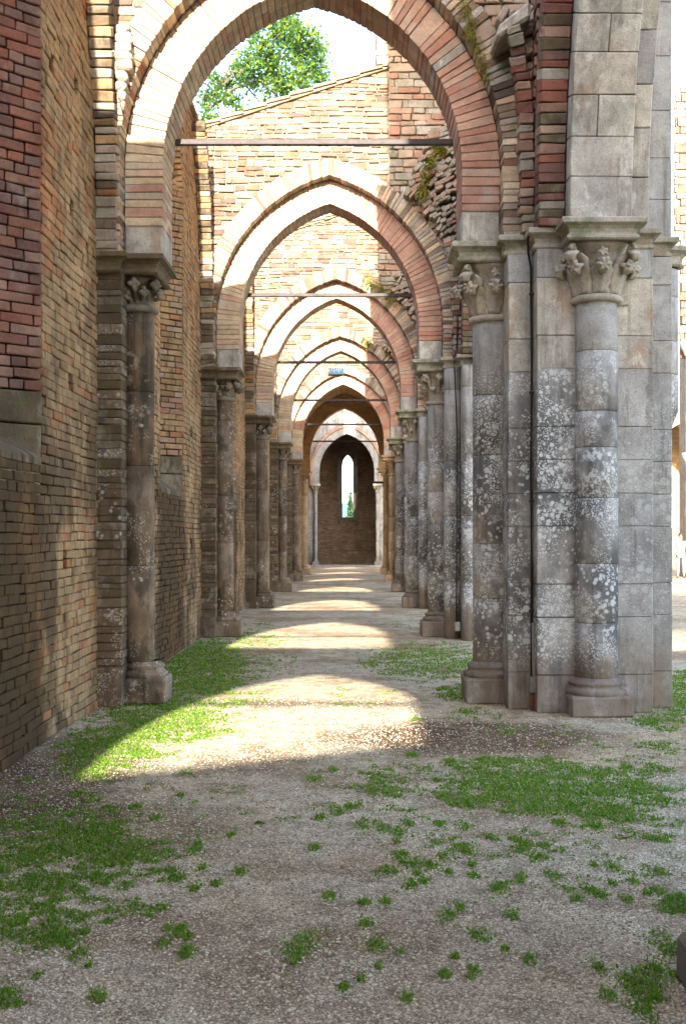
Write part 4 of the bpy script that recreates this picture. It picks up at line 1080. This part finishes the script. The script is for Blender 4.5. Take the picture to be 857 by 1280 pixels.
V, F = bev(box8(1.52, 1.6, cy(2)-0.95, cy(2)-0.87, 0.14, 0.28), 0.01); part('junction_box', V, F, M['pvc'], cb2)

# ------------------------------------------------------------------ chapel at the far end
ch = thing('chapel', 'dark brick chapel beyond the last arch with one tall lancet window', 'chapel', (XM, 66, 0))
YC = 69.0; LX0, LX1, LZ0, LZ1 = -0.70, -0.09, 2.63, 5.6
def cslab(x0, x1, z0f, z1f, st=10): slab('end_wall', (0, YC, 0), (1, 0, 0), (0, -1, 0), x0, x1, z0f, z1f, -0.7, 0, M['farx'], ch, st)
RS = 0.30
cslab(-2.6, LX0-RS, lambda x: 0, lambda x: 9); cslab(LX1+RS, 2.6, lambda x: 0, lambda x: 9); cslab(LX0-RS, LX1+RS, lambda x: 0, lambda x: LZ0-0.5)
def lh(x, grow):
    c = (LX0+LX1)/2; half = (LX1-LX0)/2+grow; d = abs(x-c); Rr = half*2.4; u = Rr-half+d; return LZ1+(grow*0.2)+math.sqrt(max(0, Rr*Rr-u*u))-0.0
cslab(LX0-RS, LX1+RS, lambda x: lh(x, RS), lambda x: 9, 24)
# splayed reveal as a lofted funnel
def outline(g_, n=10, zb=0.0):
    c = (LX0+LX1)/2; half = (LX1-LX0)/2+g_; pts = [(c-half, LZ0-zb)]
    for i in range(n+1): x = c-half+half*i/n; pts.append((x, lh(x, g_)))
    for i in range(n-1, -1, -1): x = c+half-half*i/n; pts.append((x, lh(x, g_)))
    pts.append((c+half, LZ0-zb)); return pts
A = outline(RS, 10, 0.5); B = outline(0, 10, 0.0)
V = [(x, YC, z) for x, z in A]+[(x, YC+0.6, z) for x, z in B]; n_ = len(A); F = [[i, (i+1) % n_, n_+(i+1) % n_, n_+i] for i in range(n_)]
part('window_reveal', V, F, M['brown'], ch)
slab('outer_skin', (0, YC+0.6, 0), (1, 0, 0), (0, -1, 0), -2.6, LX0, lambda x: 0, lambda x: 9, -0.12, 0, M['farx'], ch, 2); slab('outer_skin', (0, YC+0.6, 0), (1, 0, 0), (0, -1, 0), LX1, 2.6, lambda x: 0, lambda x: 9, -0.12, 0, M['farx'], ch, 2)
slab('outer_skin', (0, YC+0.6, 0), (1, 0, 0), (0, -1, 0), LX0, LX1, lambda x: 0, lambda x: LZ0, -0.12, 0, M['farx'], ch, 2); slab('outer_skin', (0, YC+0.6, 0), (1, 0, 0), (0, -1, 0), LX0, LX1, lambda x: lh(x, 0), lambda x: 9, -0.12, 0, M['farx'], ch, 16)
V, F = bev(box8(-3.2, -2.5, 62.95, 69.6, 0, 9), 0.01); part('side_wall', V, F, M['fary'], ch)
V, F = bev(box8(1.9, 2.6, 62.95, 69.6, 0, 9), 0.01); part('side_wall', V, F, M['fary'], ch)
V, F = bev(box8(-3.3, 2.7, 62.9, 69.8, 8.6, 9.0), 0.01); part('roof', V, F, M['vault'], ch)
V, F = bev(box8(-2.5, 1.9, 68.2, 69.0, 0, 0.75), 0.02); part('altar_step', V, F, M['farx'], ch)
for (hx, hz) in ((-1.55, 2.45), (-1.5, 3.6), (0.55, 3.55), (0.78, 3.6), (0.1, 5.6), (0.9, 4.6), (-1.1, 5.9)):
    V, F = bev(box8(hx-0.07, hx+0.07, YC-0.004, YC+0.05, hz-0.06, hz+0.07), 0.004); part('putlog_stand_in_plug', V, F, M['mortard'], ch)
V, F = bev(box8(-2.39, 1.6, 61.6, 62.3, 0, 0.06), 0.01); st = part('threshold_step', V, F, M['cream']); tag(st, 'low pale stone step in front of the last arch', 'step')

# cypress beyond the window
def foliage(name, owner, centers, nleaf, size, mat, aspect=0.5, loose=False):
    P = []; tot = sum(c[3]**2 for c in centers)
    for (x, y, z, r) in centers:
        k = int(nleaf*r*r/tot); d = rng.normal(size=(k, 3)); d /= np.linalg.norm(d, axis=1)[:, None]; rr = r*rng.uniform(0.45, 1.05, (k, 1))
        P.append(np.array([x, y, z])+(rng.normal(size=(k, 3))*r*0.72 if loose else d*rr*np.array([1, 1, 0.8])))
    P = np.vstack(P); k = len(P)
    a = rng.normal(size=(k, 3)); a /= np.linalg.norm(a, axis=1)[:, None]; b = np.cross(a, rng.normal(size=(k, 3))); b /= np.linalg.norm(b, axis=1)[:, None]
    s = size*rng.uniform(0.6, 1.4, (k, 1)); V = np.stack([P-a*s, P+b*s*aspect, P+a*s, P-b*s*aspect], 1).reshape(-1, 3); F = np.arange(4*k).reshape(-1, 4)
    return part(name, V, F, mat, owner)
cyp = thing('cypress_tree', 'dark slender cypress seen through the lancet window', 'tree', (-0.42, 115, 0))
V, F = tube([(-0.42, 115, 0), (-0.42, 115, 5)], [0.2, 0.06], 8); part('trunk', V, F, M['bark'], cyp)
foliage('crown', cyp, [(-0.40+random.uniform(-0.06, 0.06), 115, 0.8+i*0.25, 0.34*(1-(i/20)**2)+0.1) for i in range(20)], 9000, 0.10, M['cypress'])

# ------------------------------------------------------------------ tree above the gable wall
tr = thing('tree', 'leafy bright green tree leaning in above the sloping gable wall, under the largest arch', 'tree', (-6.6, 45, 0))
def P3(px, py, Y): return ((px-VX)*Y/FPX, Y, EYE+(VY-py)*Y/FPX)
TY = 45.0
trunk = [(-6.9, TY, 0), (-6.7, TY, 5), (-6.3, TY, 10), (-5.9, TY, 14.5), P3(252, 150, TY)]
V, F = tube(trunk, [0.45, 0.36, 0.28, 0.2, 0.15], 10); part('trunk', V, F, M['bark'], tr, True)
limbs = [[(252, 150), (270, 115), (300, 85), (330, 60), (352, 40)], [(258, 140), (290, 112), (325, 100), (360, 92), (395, 88)], [(270, 115), (285, 88), (318, 95), (345, 120), (380, 132)], [(252, 150), (262, 155), (285, 140), (300, 138)],
         [(325, 100), (340, 80), (368, 62), (390, 55)], [(330, 60), (345, 75), (352, 105), (372, 120)], [(300, 85), (310, 110), (330, 135)], [(258, 140), (255, 120), (262, 100)]]
cent = []
for li, L_ in enumerate(limbs):
    dy = random.uniform(-1.2, 1.2); pts = [P3(x, y, TY+dy*i/4) for i, (x, y) in enumerate(L_)]
    V, F = tube(pts, [0.05*(1-0.75*i/(len(pts)-1)) for i in range(len(pts))], 6); part('limb', V, F, M['bark'], tr, True)
for (x, y, r) in ((262, 150, 12), (258, 125, 10), (272, 120, 10), (268, 100, 8), (285, 105, 11), (292, 125, 9), (300, 92, 12), (310, 78, 13), (318, 100, 12), (330, 62, 14), (340, 82, 15), (350, 42, 14), (362, 52, 15), (375, 38, 12), (372, 66, 14), (388, 55, 14), (395, 78, 13), (385, 92, 14), (402, 96, 9), (368, 100, 13), (350, 112, 11), (345, 100, 12), (395, 115, 8), (380, 128, 9), (360, 135, 7), (335, 128, 6), (300, 140, 7), (320, 45, 8), (340, 30, 8), (362, 28, 9), (402, 60, 8)):
    c = P3(x, y, TY+random.uniform(-1.3, 1.3)); cent.append((*c, r*TY/FPX*0.95))
crown = foliage('crown', tr, cent, 7500, 0.10, M['leaf'], 0.42, True)
# twigs
lst = []
for (x, y, z, r) in cent:
    for k in range(5):
        d = Vector((random.gauss(0, 1), random.gauss(0, 1), random.gauss(0, 1))).normalized()*r; lst.append(tube([(x, y, z), tuple(Vector((x, y, z))+d)], [0.02, 0.006], 4))
V, F = joinvf(lst); o = part('twigs', V, F, M['bark'], tr); o['kind'] = 'stuff'

# ------------------------------------------------------------------ facade and far side of the nave
fc = thing('facade_wall', 'entrance front of the nave behind the camera, shading the nave floor', 'wall', (8, -11.5, 0))
def fs(x0, x1, z0, z1): slab('front_wall', (0, -11.6, 0), (1, 0, 0), (0, -1, 0), x0, x1, lambda x: z0, lambda x: z1, -0.9, 0, M['creamfar'], fc, 4)
slab('aisle_front_or_added_slab', (0, -11.6, 0), (1, 0, 0), (0, -1, 0), -3.2, 1.648, lambda x: 0, lambda x: top_z(-2, x), -0.8, 0, M['farx'], fc, 12)
slab('aisle_front_or_added_slab', (0, -11.55, 0), (1, 0, 0), (0, -1, 0), 0.53, 1.648, lambda x: 6.7, lambda x: 12.0, -0.7, 0, M['farx'], fc, 4)  # unseen upper slab, added to cut the right edge of the sun patch
fs(1.65, 4.2, 0, 16); fs(4.2, 7.2, 0, 10.2); fs(4.2, 7.2, 11.9, 16); fs(7.2, 14.5, 0, 16)
cp = thing('crossing_pier', 'sunlit cream pier and broken wall at the far right edge of the picture', 'pier', (13.2, 46.5, 0))
def rag(x): return 18.3+(x-12.1)*1.0+0.25*mnoise.noise(Vector((x*3, 0, 0)))
PX = Pieces(cp, 'wall_block', M['rubble'], 0.02, 290, 7)
def xiv(z):
    a = 12.22+(0.42 if z < 8.2 else (0.2 if z < 13 else 0.0))+0.12*mnoise.noise(Vector((0, 0, z*2.3)))
    if z > 18.3: a = max(a, 12.1+(z-18.3))
    return [(a, 15.0)] if a < 14.8 else []
lay_wall(PX, (0, 46.3, 0), (1, 0, 0), (0, -1, 0), 0.3, 20.5, xiv, ch=0.32, bl=0.5, depth=0.2, rough=0.03, jit=0.02, gap=0.02, irregular=0.2, mats=lambda u, z: M['rubble'] if z > 8 else M['cream'])
PX.flush()
slab('core', (0, 46.35, 0), (1, 0, 0), (0, -1, 0), 12.7, 15.0, lambda x: 0, lambda x: 18.1+(x-12.3)*0.95, -1.2, 0, M['mortar'], cp, 10)
for (xx, rr) in ((12.72, 0.17),):
    shaft(cp, xx, 46.05, rr, 0.0, 4.2, M['cream'], 0.5, 0.9, 16, 'shaft_drum', 3)
    V, F = lathe([(rr, 4.2), (rr*1.2, 4.4), (rr*1.9, 4.6), (rr*1.9, 4.72), (0.01, 4.72)], xx, 46.05, 16); part('capital', V, F, M['cream'], cp, True)
shaft(cp, 12.75, 46.05, 0.2, 4.72, 8.4, M['cream'], 0.5, 0.9, 16, 'shaft_drum', 5)
V, F = lathe([(0.2, 8.4), (0.24, 8.55), (0.38, 8.8), (0.38, 8.95), (0.01, 8.95)], 12.7, 46.05, 16); part('capital', V, F, M['cream'], cp, True)
tw = thing('transept_wall', 'far transept wall with a brown arched opening, behind the visitor at right', 'wall', (18, 62, 0))
def tl(x): return 4.5+math.sqrt(max(0, 3.2**2-(abs(x-16.6)+1.5)**2)) if abs(x-16.6) < 1.7 else 0
slab('wall', (0, 62, 0), (1, 0, 0), (0, -1, 0), 13.5, 26, tl, lambda x: 14.0, -1.0, 0, M['creamfar'], tw, 60)
V, F = bev(box8(14.0, 20.0, 66, 66.6, 0, 10), 0.02); part('inner_wall', V, F, M['vault'], tw)
V, F = bev(box8(14.0, 20.0, 62.9, 66.0, 9.4, 9.9), 0.02); part('inner_roof', V, F, M['vault'], tw)
V, F = bev(box8(3.0, 14.2, 62, 63, 0, 12), 0.02); part('choir_wall', V, F, M['creamfar'], tw)

# ------------------------------------------------------------------ visitor
def person():
    px_, py_ = 12.18, 45.4; H = 1.66
    p = thing('person', 'visitor in a pale blue top and light trousers standing by the sunlit pier at right', 'person', (px_, py_, 0))
    def skin_mesh(name, verts, edges, radii, mat, lvl=2):
        me = bpy.data.meshes.new(name); me.from_pydata(verts, edges, []); o = bpy.data.objects.new(name, me); C.objects.link(o)
        sk = o.modifiers.new('s', 'SKIN'); sk.use_smooth_shade = True
        for v, r in zip(me.skin_vertices[0].data, radii): v.radius = r if isinstance(r, tuple) else (r, r)
        me.skin_vertices[0].data[0].use_root = True
        ss = o.modifiers.new('b', 'SUBSURF'); ss.levels = ss.render_levels = lvl
        me.materials.append(mat); o.parent = p; o.location = (0, 0, 0); return o
    J = [(0, 0, 0.90), (0, 0.01, 1.08), (0, 0.0, 1.28), (0, 0.0, 1.38), (0, -0.01, 1.44), (0, -0.02, 1.52), (0, -0.01, 1.62),
         (-0.16, 0, 1.33), (-0.21, 0.02, 1.08), (-0.20, -0.06, 0.86), (-0.20, -0.08, 0.78), (0.16, 0, 1.33), (0.22, 0.02, 1.08), (0.20, -0.05, 0.86), (0.20, -0.07, 0.78),
         (-0.09, 0, 0.84), (-0.10, -0.02, 0.47), (-0.10, 0.01, 0.09), (-0.11, -0.12, 0.04), (0.09, 0, 0.84), (0.11, 0.0, 0.47), (0.12, 0.03, 0.09), (0.13, -0.10, 0.04)]
    E = [(0, 1), (1, 2), (2, 3), (3, 4), (4, 5), (5, 6), (2, 7), (7, 8), (8, 9), (9, 10), (2, 11), (11, 12), (12, 13), (13, 14), (0, 15), (15, 16), (16, 17), (17, 18), (0, 19), (19, 20), (20, 21), (21, 22)]
    Rd = [(0.15, 0.11), (0.13, 0.10), (0.16, 0.11), 0.07, 0.05, (0.075, 0.09), (0.07, 0.085), 0.055, 0.042, 0.03, 0.035, 0.055, 0.042, 0.03, 0.035, 0.085, 0.058, 0.04, 0.04, 0.085, 0.058, 0.04, 0.04]
    skin_mesh('body', J, E, Rd, M['skin'])
    skin_mesh('shirt', [(0, 0, 0.88), (0, 0.01, 1.08), (0, 0, 1.28), (0, 0, 1.37), (-0.16, 0, 1.33), (-0.20, 0.02, 1.14), (0.16, 0, 1.33), (0.21, 0.02, 1.14)], [(0, 1), (1, 2), (2, 3), (2, 4), (4, 5), (2, 6), (6, 7)], [(0.165, 0.125), (0.145, 0.115), (0.175, 0.125), (0.08, 0.08), 0.068, 0.058, 0.068, 0.058], M['shirt'])
    skin_mesh('trousers', [(0, 0, 0.90), (-0.09, 0, 0.84), (-0.10, -0.02, 0.47), (-0.10, 0.01, 0.12), (0.09, 0, 0.84), (0.11, 0.0, 0.47), (0.12, 0.03, 0.12)], [(0, 1), (1, 2), (2, 3), (0, 4), (4, 5), (5, 6)], [(0.16, 0.12), 0.098, 0.072, 0.06, 0.098, 0.072, 0.06], M['trousers'])
    V, F = lathe([(0.0, 1.72), (0.06, 1.71), (0.092, 1.66), (0.095, 1.60), (0.085, 1.55), (0.06, 1.52)], 0, 0.0, 16); o = link('hair', mesh_from('hair', V, F, M['hair'], True), None); o.parent = p; o.location = (0, 0.015, -0.02)
    for s, dx in ((-1, -0.11), (1, 0.13)):
        V, F = bev(box8(dx-0.045, dx+0.045, -0.19, 0.07, 0, 0.08), 0.02); o = link('shoe', mesh_from('shoe', V, F, M['shoe']), None); o.parent = p
    p.rotation_euler = (0, 0, R(-15))
person()

# ------------------------------------------------------------------ gravel, grass, moss (nobody could count them)
def ico():
    t_ = (1+5**0.5)/2; v = np.array([(-1, t_, 0), (1, t_, 0), (-1, -t_, 0), (1, -t_, 0), (0, -1, t_), (0, 1, t_), (0, -1, -t_), (0, 1, -t_), (t_, 0, -1), (t_, 0, 1), (-t_, 0, -1), (-t_, 0, 1)], float)
    f = np.array([(0, 11, 5), (0, 5, 1), (0, 1, 7), (0, 7, 10), (0, 10, 11), (1, 5, 9), (5, 11, 4), (11, 10, 2), (10, 7, 6), (7, 1, 8), (3, 9, 4), (3, 4, 2), (3, 2, 6), (3, 6, 8), (3, 8, 9), (4, 9, 5), (2, 4, 11), (6, 2, 10), (8, 6, 7), (9, 8, 1)])
    return v/np.linalg.norm(v[0]), f
iv_, if_ = ico()
def ground_pts(k, ymin, ymax, power=1.6):
    u = rng.uniform(0, 1, k*2); Y = ymin*(ymax/ymin)**(u**power if False else u); X = rng.uniform(-1, 1, len(Y))*0.30*Y+(-0.01)*Y
    px = VX+FPX*X/Y; m = (X > XL+0.02) & (px > -15) & (px < 872); return X[m][:k], Y[m][:k]
X, Y = ground_pts(90000, 3.8, 12)
k = len(X); s = (0.0020+0.0050*rng.uniform(0, 1, k)**3)*(0.85+Y/30); sc = np.stack([s*rng.uniform(0.8, 1.4, k), s*rng.uniform(0.8, 1.4, k), s*rng.uniform(0.45, 0.8, k)], 1)
Vp = (iv_[None]*(1+rng.uniform(-0.15, 0.15, (k, 12, 1))))*sc[:, None]; Vp += np.stack([X, Y, s*0.22], 1)[:, None]
Fp = (if_[None]+(np.arange(k)*12)[:, None, None]).reshape(-1, 3)
o = part('gravel', Vp.reshape(-1, 3), Fp, M['pebble']); tag(o, kind='stuff')
BL = [(560, 1010, 110, 50, .30), (700, 1085, 120, 40, .26), (420, 1010, 60, 45, .26), (215, 1010, 80, 40, .26), (450, 870, 60, 20, .25), (250, 838, 60, 42, .95), (205, 897, 70, 36, 1.0), (140, 935, 60, 26, .95), (105, 965, 40, 15, .8), (325, 770, 28, 12, .8), (300, 800, 55, 14, .55), (310, 830, 50, 18, .55), (280, 870, 60, 18, .55), (255, 910, 60, 18, .5), (190, 960, 60, 16, .35),
      (95, 1075, 115, 60, .85), (40, 1140, 60, 50, .7), (30, 1010, 50, 18, .5), (165, 1045, 60, 25, .5), (5, 1250, 28, 14, .6), (60, 985, 60, 14, .35), (150, 1110, 60, 25, .45),
      (535, 828, 75, 22, .75), (570, 866, 24, 10, .9), (510, 770, 40, 12, .5), (690, 985, 140, 30, 1.0), (620, 962, 60, 14, .9), (500, 975, 70, 26, .5), (770, 1005, 90, 26, .8), (700, 1040, 90, 25, .5), (800, 1035, 60, 20, .5), (480, 1020, 60, 20, .35),
      (845, 868, 30, 26, 1.0), (825, 903, 36, 10, .9), (640, 914, 30, 7, .6), (850, 1130, 26, 10, .9), (832, 1183, 14, 12, .8), (800, 1236, 24, 20, .6), (800, 1090, 30, 8, .6), (735, 1100, 30, 8, .5), (820, 940, 40, 12, .5), (760, 925, 50, 12, .35), (690, 920, 40, 12, .3), (100, 905, 60, 10, .5), (595, 895, 40, 8, .5)]
TF = [(380, 1180, 13), (368, 1192, 9), (470, 1180, 8), (560, 1144, 7), (599, 1170, 7), (640, 1145, 5), (457, 1155, 5), (835, 1185, 14), (820, 1215, 10), (785, 1225, 9), (808, 1235, 12), (802, 1264, 9), (850, 1131, 12), (245, 1062, 7), (205, 1180, 5), (100, 1193, 6), (8, 1245, 9), (760, 1245, 6), (748, 1210, 5), (520, 900, 4), (660, 1200, 5), (300, 1090, 5), (430, 1235, 4), (120, 1245, 5), (580, 890, 6)]
for i in range(150):
    q = random.random()
    if q < 0.55: TF.append((random.uniform(390, 840), random.uniform(935, 1130), random.uniform(2.5, 7)))
    elif q < 0.8: TF.append((random.uniform(0, 260), random.uniform(985, 1200), random.uniform(2.5, 6)))
    else: TF.append((random.uniform(20, 857), random.uniform(1000, 1270), random.uniform(2, 4)))
def dens(x, y):
    d = 0
    for (bx, by, rx, ry, a) in BL:
        q = ((x-bx)/rx)**2+((y-by)/ry)**2
        if q < 2.2: d = max(d, a*(1 if q < 0.35 else max(0, 1-(q-0.35)/1.85)))
    return d
pts = []
X, Y = ground_pts(420000, 3.8, 22)
PXX = VX+FPX*X/Y; PYY = VY+FPX*EYE/Y
for x, y, a, b in zip(PXX, PYY, X, Y):
    d = dens(x, y)
    nz = mnoise.noise(Vector((a*3.2, b*3.2, 0)))*0.5+mnoise.noise(Vector((a*11, b*11, 3)))*0.55+mnoise.noise(Vector((a*31, b*31, 9)))*0.25
    if d > 0:
        if nz+random.uniform(-0.22, 0.22) > 0.62-d*0.90: pts.append((a, b, 0.55+0.6*d*random.random()))
    elif nz > 0.82: pts.append((a, b, 0.6))
for (x, y, r) in TF:
    Yc = FPX*EYE/(y-VY); Xc = (x-VX)*Yc/FPX; rr = r*Yc/FPX
    for i in range(int(10+r*20)): pts.append((Xc+random.gauss(0, rr*0.95)+0.02*mnoise.noise(Vector((Xc*9, i, 0))), Yc+random.gauss(0, rr*2.2), random.uniform(0.4, 1.05)))
P = np.array(pts); k = len(P); print('grass blades', k)
yaw = rng.uniform(0, 2*np.pi, k); br = rng.uniform(0, 1, k) < 0.55; ln_ = np.where(br, rng.uniform(0.006, 0.016, k), rng.uniform(0.010, 0.028, k))*P[:, 2]*(0.9+P[:, 1]/30); wd = np.where(br, rng.uniform(0.003, 0.006, k), rng.uniform(0.0016, 0.003, k))*(0.6+P[:, 1]/10); lean = rng.uniform(0.3, 1.6, k)*ln_
dx, dy = np.cos(yaw), np.sin(yaw); B0 = np.stack([P[:, 0], P[:, 1], np.zeros(k)], 1); sd_ = np.stack([-dy, dx, np.zeros(k)], 1)*wd[:, None]
M1 = B0+np.stack([dx*lean*0.35, dy*lean*0.35, ln_*0.6], 1); T1 = B0+np.stack([dx*lean, dy*lean, ln_*0.95], 1)
V = np.stack([B0-sd_, B0+sd_, M1+sd_*0.9, T1, M1-sd_*0.9], 1).reshape(-1, 3); base = np.arange(k)*5
F = np.concatenate([np.stack([base, base+1, base+2, base+4], 1)]); F3 = np.stack([base+4, base+2, base+3, base+3], 1)
me = bpy.data.meshes.new('grass'); me.vertices.add(len(V)); me.vertices.foreach_set('co', V.astype(np.float32).ravel())
lv = np.concatenate([F.ravel(), np.stack([base+4, base+2, base+3], 1).ravel()]).astype(np.int32); me.loops.add(len(lv)); me.loops.foreach_set('vertex_index', lv)
ls = np.concatenate([np.arange(k)*4, 4*k+np.arange(k)*3]).astype(np.int32); me.polygons.add(2*k); me.polygons.foreach_set('loop_start', ls); me.update(calc_edges=True); me.materials.append(M['grass'])
o = link('grass', me); tag(o, kind='stuff')
# moss and weeds on the masonry
def tuft(owner, pts_, n_, size, mat):
    c = []
    for (x, y, z, r) in pts_:
        for i in range(n_): c.append((x+random.gauss(0, r), y+random.gauss(0, 0.03), z+random.gauss(0, r)))
    c = np.array(c); k = len(c); a = rng.normal(size=(k, 3)); a /= np.linalg.norm(a, axis=1)[:, None]; b = np.cross(a, rng.normal(size=(k, 3))); b /= np.linalg.norm(b, axis=1)[:, None]; s = size*rng.uniform(0.5, 1.4, (k, 1))
    V = np.stack([c-a*s, c+b*s*0.5, c+a*s, c-b*s*0.5], 1).reshape(-1, 3); o = part('moss', V, np.arange(4*k).reshape(-1, 4), mat, owner); o['kind'] = 'stuff'; return o
def W(px, py, Y): return P3(px, py, Y)
y1, y2, y3, y4 = cy(1)-0.55, cy(2)-0.8, cy(3)-0.62, cy(4)-0.62
tuft(None, [(*W(x, y, y1), 0.03) for (x, y) in ((583, 20), (588, 35), (592, 50), (597, 62), (601, 75), (603, 88), (580, 8), (606, 100), (585, 45), (590, 28))], 220, 0.008, M['moss'])
tuft(None, [(*W(x, y, y2), 0.045) for (x, y) in ((545, 186), (552, 190), (538, 200), (535, 208), (531, 222), (528, 235), (525, 245), (548, 184))], 160, 0.018, M['moss'])
tuft(None, [(*W(x, y, y3), 0.08) for (x, y) in ((460, 352), (468, 357), (476, 362), (484, 368), (490, 375), (497, 358), (502, 355))], 160, 0.022, M['moss'])
tuft(None, [(*W(x, y, y4), 0.08) for (x, y) in ((455, 425), (462, 430), (485, 436), (490, 445))], 140, 0.025, M['moss'])
# stray weeds along the wall tops
